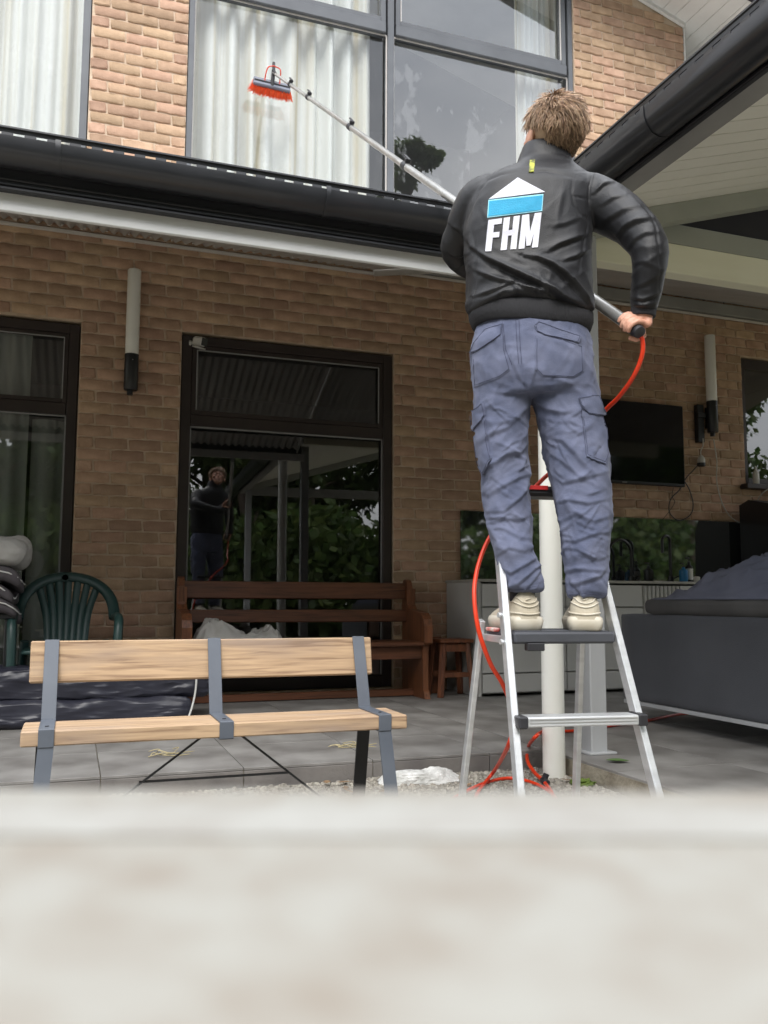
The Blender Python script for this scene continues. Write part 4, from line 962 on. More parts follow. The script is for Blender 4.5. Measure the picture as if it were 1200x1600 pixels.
# ================================================================== SMALL THINGS ON THE GROUND
bm = bmesh.new(); bmesh.ops.create_icosphere(bm, subdivisions=4, radius=1.0)
rkr = random.Random(2); planes = [(Vector((rkr.uniform(-1, 1), rkr.uniform(-1, 1), rkr.uniform(-.3, 1))).normalized(), rkr.uniform(.62, .9)) for _ in range(16)]
for v in bm.verts:
    p = v.co.copy(); q = p.copy()
    for n_, d_ in planes:
        e_ = q.dot(n_) - d_
        if e_ > 0: q -= n_ * e_
    q *= 1 + .05 * mnoise.noise(p * 5) + .03 * mnoise.noise(p * 13); q.z = max(q.z, -.4)
    v.co = Vector((1.50 + q.x * .21, 3.66 + q.y * .11, -.07 + q.z * .06 * (.8 + .3 * (q.x > .1))))
vs = [v.co.copy() for v in bm.verts]; bm.verts.index_update(); fs = [[v.index for v in f.verts] for f in bm.faces]; bm.free()
tag(mesh('concrete_chunk', vs, fs, M['rubble'], smooth=22, org=(1.5, 3.7, -.085)), 'broken pale concrete chunk lying on the gravel by the step', 'rubble')
def leaf(p, L_, w, a, m, name, label, group, curl=.3, z=.0):
    n = 7; vs = []; fs = []
    for k in range(n + 1):
        t = k / n; ww = w * math.sin(math.pi * min(1, t * .96 + .02)) ** .8
        for s in (-1, 0, 1):
            x = (t - .5) * L_; y = s * ww; zz = z + abs(s) * ww * curl + .25 * curl * L_ * (t - .5) ** 2 * 4 * .5
            vs.append((p[0] + x * math.cos(a) - y * math.sin(a), p[1] + x * math.sin(a) + y * math.cos(a), p[2] + zz + .004))
    for k in range(n):
        for s in range(2): q = k * 3 + s; fs.append((q, q + 3, q + 4, q + 1))
    o = mesh(name, vs, fs, m, smooth=180, org=p); return tag(o, label, 'leaf', group)
rl = random.Random(5)
for k in range(16):
    px = [700, 690, 835, 840, 848, 850, 890, 640, 520, 480, 470, 540, 705, 560, 505, 620][k]
    q = PZ(px + rl.uniform(-6, 6), rl.uniform(1196, 1222), -.078)
    if q.y > 3.74: q.y = 3.74 - rl.uniform(0, .28)
    leaf(q, rl.uniform(.05, .10), rl.uniform(.008, .016), rl.uniform(0, 6.28), M['leafdry'], 'dry_leaf', 'small dry brown leaf lying on the gravel beside the step', 'dry leaves on the gravel', .22, rl.uniform(.0, .006))
leaf(PZ(965, 1191, .002), .10, .028, 2.6, M['leafgreen'], 'green_leaf', 'single green leaf on the paving right of the ladder', None, .3)
def tuft(c, n, L_, label, m, seed, flat=True):
    r = random.Random(seed); b = MB()
    for k in range(n):
        a = r.uniform(0, 6.28); l = L_ * r.uniform(.5, 1.1); p = Vector(c) + Vector((r.uniform(-.08, .08), r.uniform(-.05, .05), .003))
        pts = [p, p + Vector((math.cos(a) * l * .5, math.sin(a) * l * .35, .02 * r.random())), p + Vector((math.cos(a + .4) * l, math.sin(a + .4) * l * .6, .004))]
        b.tube(spline(pts, 4), [.0022] * 8 + [.0008], 4)
    return tag(b.build('dry_grass_tuft', m, None, None, org=c), label, 'grass tuft')
tuft(PZ(545, 1167, .001), 14, .12, 'scattered dry grass blades on the paving behind the bench right end', M['straw'], 1)
tuft(PZ(255, 1180, .001), 9, .14, 'few dry grass blades on the paving under the bench seat', M['straw'], 2)
tuft(PZ(525, 1212, -.08), 16, .14, 'dry straw clump on the gravel at the foot of the step', M['straw'], 3)
bm = bmesh.new(); bmesh.ops.create_icosphere(bm, subdivisions=4, radius=1.0)
mc = PZ(940, 1222, -.075); mc.x = min(mc.x, 2.13)
for v in bm.verts:
    p = v.co; w = 1 + .4 * mnoise.noise(p * 3) + .25 * mnoise.noise(p * 9); v.co = mc + Vector((p.x * .05 * w, p.y * .05 * w, p.z * .018 * w))
vs = [v.co.copy() for v in bm.verts]; bm.verts.index_update(); fs = [[v.index for v in f.verts] for f in bm.faces]; bm.free()
tag(mesh('moss_patch', vs, fs, M['moss'], org=mc), 'small yellow green moss patch at the right paving edge', 'moss')

# ================================================================== TABLE THE CAMERA STANDS ON
tb = thing('stone_table', tuple(L2W(0, -.25, -.13)), 'pale stone table top, out of focus across the bottom of the picture', 'table')
TZ = .6790; prof = []
for k in range(9):
    a = math.pi * k / 8; prof.append((.192 + .012 * math.sin(a), TZ - .012 + .012 * math.cos(a)))
prof = [(-.72, TZ)] + prof + [(-.72, TZ - .024)]
NT = 60; vs = []; fs = []; k = len(prof)
for i in range(NT + 1):
    u = -1.1 + 2.2 * i / NT
    for w, h in prof: vs.append(L2W(u, w, h))
for i in range(NT):
    for j in range(k): fs.append((i * k + j, (i + 1) * k + j, (i + 1) * k + (j + 1) % k, i * k + (j + 1) % k))
fs += [tuple(range(k)), tuple(NT * k + j for j in reversed(range(k)))]
b = MB(); b.add(vs, fs); b.build('table_top', M['table'], tb, smooth=40)
b = MB(); b.box(L2W(0, .164, TZ + .0002), (2.196, .022, .0012), Matrix.Rotation(-YAW, 3, 'Z')); b.build('edge_highlight', mat('painted_edge_highlight', srgb(158, 157, 152), srgb(148, 145, 139), rough=.45, scale=60), tb)  # paler strip paints the highlight of the rounded edge onto the top
for u in (-.95, .95):
    for w in (-.62, .10): b = MB(); b.bar(L2W(u, w, -.1), L2W(u, w, TZ - .025), .06, .06, up=L2W(0, 1, 0)); b.build('leg', M['steelgrey'], tb)

# ================================================================== GARDEN BEHIND THE CAMERA (mirrored in the panes)
def tree(x, y, h, cr, label, seed, nleaf=5200, trunk_r=.16, low=.25, squash=1.0, size=.10):
    r = random.Random(seed); t = thing('gum_tree', (x, y, -.13), label, 'tree', 'trees of the garden')
    b = MB(); top = Vector((x + r.uniform(-.5, .5), y + r.uniform(-.5, .5), h * .86))
    pts = [Vector((x, y, -.2)), Vector((x + r.uniform(-.15, .15), y, h * .3)), Vector((x + r.uniform(-.3, .3), y + r.uniform(-.3, .3), h * .6)), top]
    sp_ = spline(pts, 6); b.tube(sp_, [trunk_r * (1 - .85 * i / (len(sp_) - 1)) for i in range(len(sp_))], 9)
    blobs = []
    for k in range(15):
        f = low + (1 - low) * r.random() ** .8; base_ = sp_[min(len(sp_) - 2, int(f * .95 * (len(sp_) - 1)))]
        a = r.uniform(0, 6.28); reach = cr * r.uniform(.35, 1.0) * (1 - .45 * abs(f - .55))
        e = base_ + Vector((math.cos(a) * reach, math.sin(a) * reach, r.uniform(.1, .9) + h * .06))
        b.tube(spline([base_, (base_ + e) / 2 + Vector((0, 0, r.uniform(0, .3))), e], 4), [trunk_r * .34 * (1 - .1 * i) for i in range(9)], 6)
        blobs.append((e, cr * r.uniform(.26, .46)))
    blobs.append((top + Vector((0, 0, .3)), cr * .42))
    b.build('trunk', M['bark'], t, smooth=60)
    v = np.zeros((nleaf, 4, 3)); rg = np.random.default_rng(seed)
    for i in range(nleaf):
        c, rad = blobs[rg.integers(len(blobs))]
        d = rg.normal(size=3); d /= np.linalg.norm(d); p = np.array(c) + d * rad * rg.random() ** .45 * np.array([1, 1, .8 * squash])
        a = rg.normal(size=3); a[2] -= .9; a /= np.linalg.norm(a); w = np.cross(a, rg.normal(size=3)); w /= np.linalg.norm(w)
        L_ = size * rg.uniform(.7, 1.9); W_ = size * rg.uniform(.22, .5)
        v[i, 0] = p; v[i, 1] = p + a * L_ * .5 + w * W_; v[i, 2] = p + a * L_; v[i, 3] = p + a * L_ * .5 - w * W_
    mesh('crown', v.reshape(-1, 3), [(4 * i, 4 * i + 1, 4 * i + 2, 4 * i + 3) for i in range(nleaf)], M['foliage'], t)
TREES = [(-9.5, -7, 8.6, 3.0, 'broad gum tree farthest left in the garden behind the camera'), (-5.5, -10, 9.5, 3.2, 'tall gum tree left of the garden behind the camera'),
         (-2.2, -8, 7.8, 2.5, 'gum tree with thin trunk mirrored at the left window'), (1.0, -10.5, 9.2, 3.0, 'gum tree mirrored behind the worker in the glass door'),
         (3.4, -7.2, 6.6, 2.4, 'leafy gum tree mirrored in the middle of the glass door'), (5.6, -9.5, 8.4, 2.8, 'gum tree mirrored at the right of the glass door'),
         (8.25, -9.0, 15.6, .95, 'tallest gum tree mirrored low in the upper right pane'), (12.0, -8.5, 8.0, 3.0, 'round gum tree on the right of the garden'),
         (15.5, -6.0, 8.6, 3.0, 'gum tree farthest right in the garden behind the camera'),
         (-1.0, -13.5, 9.6, 3.2, 'bushy gum tree in the back row behind the thin trunked tree'), (3.2, -13.8, 9.2, 3.2, 'bushy gum tree in the back row mirrored above the worker'), (7.2, -14.0, 9.6, 3.2, 'bushy gum tree in the back row behind the tallest tree'), (-7.5, -13.0, 9.8, 3.2, 'bushy gum tree in the back row on the far left'),
         (-10.5, -1.5, 8.5, 3.0, 'unseen gum tree added on the far left to block side light, nearer the garden'), (-9.5, 4.5, 8.0, 2.8, 'unseen gum tree added on the far left to block side light, nearer the wall'),  # both left side trees are unseen, added to keep side light off the wall
         (14.5, -11.0, 9.5, 3.2, 'bushy gum tree in the back row on the right'), (18.5, -9.5, 9.0, 3.2, 'bushy gum tree in the back row on the far right'), (22.0, 2.5, 7.0, 3.0, 'unseen gum tree added beyond the patio roof on the far right to block side light'), (11.2, -14.5, 11.2, 2.6, 'slim gum tree standing beyond the right garden trees')]  # tree beyond the patio roof is unseen, added to cut side light
for i, (x, y, h, cr, lab) in enumerate(TREES): tree(x, y, h, cr, lab, 40 + i, 11000, .15 + .008 * h, .12 if i != 6 else .42, 1.0, .235 if i != 6 else .15)
def shrub(x, y, h, r0, label, seed):
    r = np.random.default_rng(seed); t = thing('garden_shrub', (x, y, -.13), label, 'shrub', 'shrubs under the garden trees')
    b = MB()
    for k in range(6):
        a = r.uniform(0, 6.28); b.tube([(x, y, -.15), (x + math.cos(a) * r0 * .4, y + math.sin(a) * r0 * .4, h * .7)], [.03, .01], 6)
    b.build('stem', M['bark'], t); n = 4200; v = np.zeros((n, 4, 3))
    for i in range(n):
        d = r.normal(size=3); d /= np.linalg.norm(d); p = np.array([x, y, h * .5]) + d * np.array([r0, r0, h * .52]) * r.random() ** .4 * (1 + .3 * mnoise.noise(Vector(d * 2.2) + Vector((seed, 0, 0))))
        p[2] = max(p[2], -.1); a = r.normal(size=3); a /= np.linalg.norm(a); w = np.cross(a, r.normal(size=3)); w /= np.linalg.norm(w); L_ = r.uniform(.15, .32); W_ = L_ * .34
        v[i, 0] = p; v[i, 1] = p + a * L_ * .5 + w * W_; v[i, 2] = p + a * L_; v[i, 3] = p + a * L_ * .5 - w * W_
    mesh('leaves', v.reshape(-1, 3), [(4 * i, 4 * i + 1, 4 * i + 2, 4 * i + 3) for i in range(n)], M['foliage'], t)
for i, (x, y, h, r0, lab) in enumerate([(-4.2, -5.6, 2.3, 1.5, 'wide shrub left of the camera in the garden'), (.2, -6.2, 2.6, 1.5, 'shrub mirrored at the foot of the glass door'), (2.6, -5.6, 2.9, 1.4, 'tall shrub mirrored beside the downpipe'),
                                       (4.8, -5.8, 3.1, 1.5, 'bright shrub mirrored at the right of the glass door'), (7.3, -6.0, 3.0, 1.6, 'shrub mirrored in the television and splashback'), (10.3, -5.6, 2.8, 1.6, 'shrub on the right behind the patio roof'), (13.2, -5.4, 3.2, 1.7, 'large shrub mirrored in the splashback right of the fence'), (16.2, -7.5, 3.6, 2.0, 'large shrub at the far right of the garden'), (-7.4, -4.2, 3.0, 1.8, 'large shrub at the far left of the garden'), (-2.0, -5.8, 2.6, 1.5, 'shrub mirrored in the left curtained window'), (19.5, -4.5, 3.6, 2.2, 'tall shrub behind the right end of the fence')]):
    shrub(x, y, h, r0, lab, 70 + i)
fn = thing('paling_fence', (13.2, -3.2, -.13), 'pale timber paling fence mirrored in the dark splashback', 'fence')
for k in range(50):
    b = MB(); x = 9.4 + k * .155; b.box((x, -3.2, .52), (.145, .02, 1.3 + random.uniform(-.02, .02)), bev=.002); b.build('paling', M['paling'], fn)
for z in (.15, .9): b = MB(); b.box((13.2, -3.245, z), (7.8, .05, .08)); b.build('fence_rail', M['paling'], fn)

# ================================================================== LADDER
ROT = R(-11)                               # ladder turned against the camera heading
LC = (.527, 2.775)                         # platform centre in the camera-heading frame
def LD(lx, ly, z):                         # ladder-local (right, back, height over gravel) -> world
    c, s = math.cos(-ROT), math.sin(-ROT)
    u = LC[0] + lx * c - ly * s; w = LC[1] + lx * s + ly * c
    return L2W(u, w, z - .085)
lad = thing('step_ladder', tuple(L2W(LC[0], LC[1], -.085)), 'aluminium step ladder with dark platform standing on the gravel', 'ladder')
PLZ = .712
def fl(z): return (-.100 - (PLZ - z) * .40, .178 + (PLZ - z) * .060)       # front stile: depth, half width at height z
def rl_(z): return (.155 + (PLZ - z) * .24, .178 + (PLZ - z) * .05)
ud = LD(0, 1, 0) - LD(0, 0, 0); ur = LD(1, 0, 0) - LD(0, 0, 0)
for s in (-1, 1):
    b = MB(); y0, w0 = fl(0); y1, w1 = fl(1.16); b.bar(LD(s * w0, y0, 0), LD(s * w1, y1, 1.16), .020, .042, up=ur, bev=.003) if False else b.bar(LD(s * w0, y0, .0), LD(s * w1, y1, 1.16), .042, .021, up=ur, bev=.003)
    st_ = b.build('front_stile', M['alu'], lad)
    b = MB(); b.bar(LD(s * w0, y0, -.002), LD(s * (w0 - .003), y0 + .018, .05), .048, .027, up=ur, bev=.004); b.build('rubber_foot', M['blackplastic'], st_)
    b = MB(); y0, w0 = rl_(0); y1, w1 = rl_(PLZ + .03); b.bar(LD(s * w0, y0, 0), LD(s * w1, y1, PLZ + .03), .034, .018, up=ur, bev=.003); st_ = b.build('rear_leg', M['alu'], lad)
    b = MB(); b.bar(LD(s * w0, y0, -.002), LD(s * (w0 - .003), y0 - .016, .045), .040, .024, up=ur, bev=.004); b.build('rubber_foot', M['blackplastic'], st_)
    b = MB(); b.bar(LD(s * .172, fl(PLZ)[0], PLZ - .026), LD(s * .168, rl_(PLZ)[0], PLZ - .026), .016, .022, bev=.002); b.build('hinge_bar', M['alu'], lad)
    for q in (PLZ - .03, PLZ + .05):
        k = MB(); k.lathe([(.008, -.008), (.008, .0), (.005, .004)], LD(s * (fl(q)[1] + .014), fl(q)[0], q), 8, axis='x'); k.build('rivet', M['alu'], lad)
def lrot(): 
    return Matrix((tuple(ur), tuple(ud), (0, 0, 1))).transposed()
LR = lrot()
b = MB(); b.box(LD(0, .005, PLZ - .018), (.326, .275, .036), LR, .007); pl = b.build('platform', M['greyplastic'], lad)
for k in range(9):
    b = MB(); b.box(LD(0, -.11 + k * .027, PLZ + .0012), (.30, .012, .003), LR, .001); b.build('tread_rib', M['greyplastic'], pl)
b = MB(); b.box(LD(-.095, -.12, PLZ - .045), (.055, .03, .024), LR, .003); b.build('latch', M['blackplastic'], lad)
b = MB(); b.box(LD(-.168, .06, PLZ + .002), (.02, .09, .012), LR, .003); b.build('safety_label', mat('red_white_label', srgb(196, 70, 60), srgb(214, 206, 200), rough=.6, scale=25), lad)
for (z, hz) in ((.462, .028), (.222, .028)):
    y, w = fl(z); b = MB(); b.box(LD(0, y - .018, z), (2 * w - .028, .075, hz), LR, .004); tr = b.build('tread', M['alu'], lad)
    for k in range(3): b2 = MB(); b2.box(LD(0, y - .057, z - .009 + k * .009), (2 * w - .06, .003, .003), LR); b2.build('tread_groove', M['alu'], tr)
    for s in (-1, 1): b = MB(); b.box(LD(s * (w - .010), y - .024, z), (.028, .075, hz + .006), LR, .004); b.build('end_cap', M['blackplastic'], tr)
yt, wt = fl(1.16)
b = MB(); b.box(LD(0, yt + .02, 1.165), (2 * wt + .05, .11, .034), LR, .010); ho = b.build('top_handle', M['blackplastic'], lad)
b = MB(); b.box(LD(-.03, yt - .038, 1.175), (.10, .006, .014), LR, .001); b.build('red_badge', mat('red_badge', srgb(190, 44, 44), rough=.5), ho)

# ================================================================== WATER-FED POLE WITH BRUSH
PA = PW(992, 514, 2.70); PB = Vector((1.352, WY - .13, 4.915))
pd = (PB - PA).normalized(); PLEN = (PB - PA).length
def PP(t): return PA + pd * t
pole = thing('washing_pole', tuple(PA), 'long grey telescopic washing pole reaching up to the upper window', 'pole')
cuts = [.0, 1.36, 2.22, 3.22, 4.25, 4.80, PLEN]; rad = [.0205, .0185, .0165, .0148, .0130, .0115]
for i in range(6):
    b = MB(); b.tube([PP(cuts[i]), PP(cuts[i + 1])], rad[i], 16); sec = b.build('pole_section', M['pole'], pole, smooth=50)
    if i < 5:
        b = MB(); c = cuts[i + 1]; b.tube([PP(c - .045), PP(c - .04), PP(c + .004), PP(c + .006)], [rad[i] + .001, rad[i] + .004, rad[i] + .004, rad[i]], 14); cl = b.build('clamp', M['blackplastic'], sec, smooth=40)
        sd2 = pd.cross(Vector((0, 0, 1))).normalized(); up_ = sd2.cross(pd)
        b = MB(); b.bar(PP(c - .03) + up_ * (rad[i] + .003) , PP(c - .03) + up_ * (rad[i] + .022), .03, .018, up=pd, bev=.003); b.bar(PP(c - .055) + up_ * (rad[i] + .021), PP(c + .025) + up_ * (rad[i] + .028), .016, .007, up=up_, bev=.002); b.build('lever', M['blackplastic'], sec)
b = MB(); b.tube([PP(-.034), PP(-.03), PP(-.01), PP(.0), PP(.05)], [.012, .0195, .0225, .0225, .0222], 16); b.build('end_knob', M['blackplastic'], pole, smooth=40)
br = thing('window_brush', tuple(PB), 'orange bristled window brush pressed against the upper pane', 'brush')
bc = Vector((1.345, WY - .085, 4.835)); BR = Matrix.Rotation(R(2.2), 3, 'Y') @ Matrix.Rotation(R(-14), 3, 'X')
b = MB(); b.box(bc, (.30, .045, .07), BR, .006); b.build('block', M['brushgrey'], br)
b = MB(); b.box(bc + BR @ Vector((0, -.026, 0)), (.29, .008, .012), BR, .002); b.build('block_rib', M['blackplastic'], br)
b = MB(); b.tube([PP(PLEN - .06), PB + Vector((0, .01, .03)), bc + BR @ Vector((0, -.01, -.02))], [.014, .016, .016], 10); b.bar(PB + Vector((0, 0, -.02)), PB + Vector((.0, .015, .10)), .022, .022, bev=.004); b.build('gooseneck', M['blackplastic'], br, smooth=40)
b = MB()
for s in (-1, 1): b.tube(spline([PB + Vector((0, 0, .06)), PB + Vector((s * .05, -.01, .03)), bc + BR @ Vector((s * .06, -.03, .035)), bc + BR @ Vector((s * .06, -.02, .0))], 6), .005, 6)
b.build('feed_tube', M['orange'], br, smooth=180)
rb2 = random.Random(9); bb_ = MB()
for k in range(520):
    x = rb2.uniform(-.15, .15); z = rb2.uniform(-.045, .045); edge_ = abs(x) > .125
    p = bc + BR @ Vector((x, .0, z - .02)); fl_ = (x / .15) ** 3 * .035
    q = bc + BR @ Vector((x + fl_ + rb2.uniform(-.006, .006), .055 + rb2.uniform(-.01, .005), -.062 + z * .4 + rb2.uniform(-.008, .008) + (.035 * rb2.random() if edge_ else 0)))
    bb_.tube([p, (p + q) / 2 + Vector((0, .004, -.003)), q], [.0028, .0024, .0012], 4, caps=False)
tag(bb_.build('bristles', M['bristle'], br), kind='stuff')

# ================================================================== PERSON
per = thing('person', tuple(L2W(.50, 2.80, .627)), 'person in charcoal jacket and blue grey cargo trousers standing on the ladder', 'person')
NR = 40
def ringp(py, xl, xr, w, rw, pw_=2.3, tilt=0.0, shrink=0.0, n=NR):
    a = PXL(xl, py, w); c = PXL(xr, py, w); uc = (a[0] + c[0]) / 2; ru = (c[0] - a[0]) / 2 - shrink; h = PXL((xl + xr) / 2, py, w)[2]
    out = []
    for k in range(n):
        t = 2 * math.pi * k / n; ct, st2 = math.cos(t), math.sin(t)
        x = ru * math.copysign(abs(ct) ** (2 / pw_), ct); y = rw * math.copysign(abs(st2) ** (2 / pw_), st2)
        out.append(L2W(uc + x, w + y, h + tilt * x))
    return out
def limb(pts, rads, n=24, sub=6, flat=1.0):
    sp2 = spline([L2W(*p) for p in pts], sub); rr = []
    for i in range(len(sp2)):
        f = i / sub; k = min(int(f), len(rads) - 2); rr.append(rads[k] + (rads[k + 1] - rads[k]) * (f - k))
    b = MB(); b.tube(sp2, rr, n); return b
def remesh(mb, vox, smooth_it=2):
    me = bpy.data.meshes.new('tmp'); me.from_pydata(mb.v, [], mb.f); bm = bmesh.new(); bm.from_mesh(me); bmesh.ops.recalc_face_normals(bm, faces=bm.faces); bm.to_mesh(me); bm.free()
    o = bpy.data.objects.new('tmp', me); col.objects.link(o); md = o.modifiers.new('r', 'REMESH'); md.mode = 'VOXEL'; md.voxel_size = vox; md.adaptivity = 0
    dg = bpy.context.evaluated_depsgraph_get(); m2 = bpy.data.meshes.new_from_object(o.evaluated_get(dg)); bpy.data.objects.remove(o); bpy.data.meshes.remove(me)
    n = len(m2.vertices); v = np.zeros(n * 3); m2.vertices.foreach_get('co', v); v = v.reshape(-1, 3)
    e = np.zeros(len(m2.edges) * 2, dtype=np.int64); m2.edges.foreach_get('vertices', e); e = e.reshape(-1, 2)
    deg = np.bincount(e.ravel(), minlength=n).astype(float)[:, None]
    def lap(x, f):
        s = np.zeros_like(x); np.add.at(s, e[:, 0], x[e[:, 1]]); np.add.at(s, e[:, 1], x[e[:, 0]]); return x + f * (s / deg - x)
    for _ in range(smooth_it): v = lap(v, .6)
    m2.vertices.foreach_set('co', v.ravel()); m2.update()
    return m2, v, lap
def normals(me):
    me.update(); nn = np.zeros(len(me.vertices) * 3); me.vertex_normals.foreach_get('vector', nn); return nn.reshape(-1, 3)
def project(v):
    x, y, z = v[:, 0], v[:, 1], v[:, 2] - CAMZ
    X = x * cy_ - y * sy_; Z = x * sy_ + y * cy_; Yc = z * cp_ - Z * sp_; Zc = Z * cp_ + z * sp_
    return np.stack([600 + FPX * X / Zc, 800 - FPX * Yc / Zc], 1)
def strokes(v, nn, S):
    """folds and seams: each (polyline in photo pixels, height in m, half width in px, skew)"""
    P_ = project(v); camdir = v - np.array([0, 0, CAMZ]); camdir /= np.linalg.norm(camdir, axis=1)[:, None]
    face = np.clip(-(camdir * nn).sum(1) * 2.5 + .15, 0, 1); out = np.zeros(len(v))
    for pl_, amp, wid, skew in S:
        best = np.full(len(v), 1e9); sgn = np.zeros(len(v)); tt = np.zeros(len(v)); L_ = len(pl_) - 1
        for i in range(L_):
            a, c = np.array(pl_[i], float), np.array(pl_[i + 1], float); d = c - a; l2 = d @ d
            t = np.clip(((P_ - a) @ d) / l2, 0, 1); q = a + t[:, None] * d; r = P_ - q; dist = np.hypot(r[:, 0], r[:, 1])
            side = d[0] * r[:, 1] - d[1] * r[:, 0]; m = dist < best
            best[m] = dist[m]; sgn[m] = np.sign(side[m]); tt[m] = (i + t[m]) / L_
        taper = np.sin(np.pi * np.clip(tt, .06, .94)) ** .7
        g_ = np.exp(-(best / wid) ** 2)
        if skew:
            below = sgn * np.sign(pl_[-1][0] - pl_[0][0] + 1e-6) > 0
            g_ = np.where(below, np.exp(-(best / (wid * .5)) ** 2) - .3 * skew * np.exp(-((best - wid) / (wid * .5)) ** 2), np.exp(-best / (wid * 1.25)))
        out += amp * g_ * taper * face
    return out
def ridged(v, freq, stretch, seed, dirs):
    """crumple field: ridges running along a direction"""
    out = np.zeros(len(v)); d = Vector(dirs).normalized(); a = d.orthogonal().normalized(); c = d.cross(a)
    D, A_, C_ = np.array(d), np.array(a), np.array(c)
    q = np.stack([v @ D * freq / stretch, v @ A_ * freq, v @ C_ * freq], 1) + seed
    for i in range(len(v)):
        p = Vector(q[i]); w = mnoise.noise(p * .5 + Vector((7, 7, 7))); n_ = mnoise.noise(p + Vector((w, -w, w)) * .9)
        out[i] = (1 - min(1, abs(n_) * 2.2)) ** 1.6
    return out
def finish(me, name, m, parent, v):
    off = np.array(ORG[parent.name]); me.vertices.foreach_set('co', (v - off).ravel()); me.update()
    me.polygons.foreach_set('use_smooth', [True] * len(me.polygons)); me.materials.clear(); me.materials.append(m); me.name = name
    return link(name, me, parent)

# ---- jacket
WB = 2.80
jb = MB()
T_ = [(498, 742, 917, 2.80, .120), (493, 732, 925, 2.80, .130), (480, 725, 929, 2.80, .138), (462, 727, 927, 2.80, .136), (430, 727, 925, 2.80, .135), (395, 723, 925, 2.805, .135), (360, 722, 926, 2.81, .135), (330, 726, 932, 2.815, .132),
      (305, 735, 936, 2.82, .125), (288, 748, 930, 2.825, .112), (276, 768, 918, 2.83, .095), (266, 794, 904, 2.835, .078), (258, 806, 897, 2.838, .070)]
jb.loft([ringp(a, b2, c, d, e, 2.5, 0, .006) for a, b2, c, d, e in T_])
jb.loft([ringp(a, b2, c, d, e, 2.2, -.05) for a, b2, c, d, e in [(270, 803, 898, 2.838, .075), (252, 809, 894, 2.84, .067), (236, 815, 889, 2.843, .063), (229, 818, 886, 2.845, .060)]])
SH = PXL(905, 300, 2.82); EL = PXL(1014, 392, 2.68); WR = PXL(1006, 484, 2.72)
jb2 = limb([PXL(880, 302, 2.82), PXL(920, 314, 2.81), PXL(958, 330, 2.77), PXL(990, 354, 2.72), PXL(1013, 386, 2.68), PXL(1014, 422, 2.68), PXL(1011, 452, 2.70), PXL(1006, 482, 2.72)], [.08, .092, .083, .071, .060, .053, .050, .043])
jb.add(jb2.v, jb2.f)
LSH = PXL(752, 300, 2.83); LH = None
t_l = 0.62; lh = PP(t_l); lhu = (lh.x * cy_ - lh.y * sy_, lh.x * sy_ + lh.y * cy_, lh.z)
lw = (lhu[0] - .045, lhu[1] - .075, lhu[2] - .035)                 # left wrist
jb3 = limb([PXL(775, 303, 2.83), PXL(748, 318, 2.84), PXL(727, 360, 2.90), PXL(721, 400, 2.98), ((lw[0] - .07), 3.09, lw[2] - .06), (lw[0] - .01, lw[1] - .03, lw[2] - .012)], [.075, .078, .068, .060, .052, .043])
jb.add(jb3.v, jb3.f)
jme, jv, jlap = remesh(jb, .0048, 5)
jn = normals(jme)
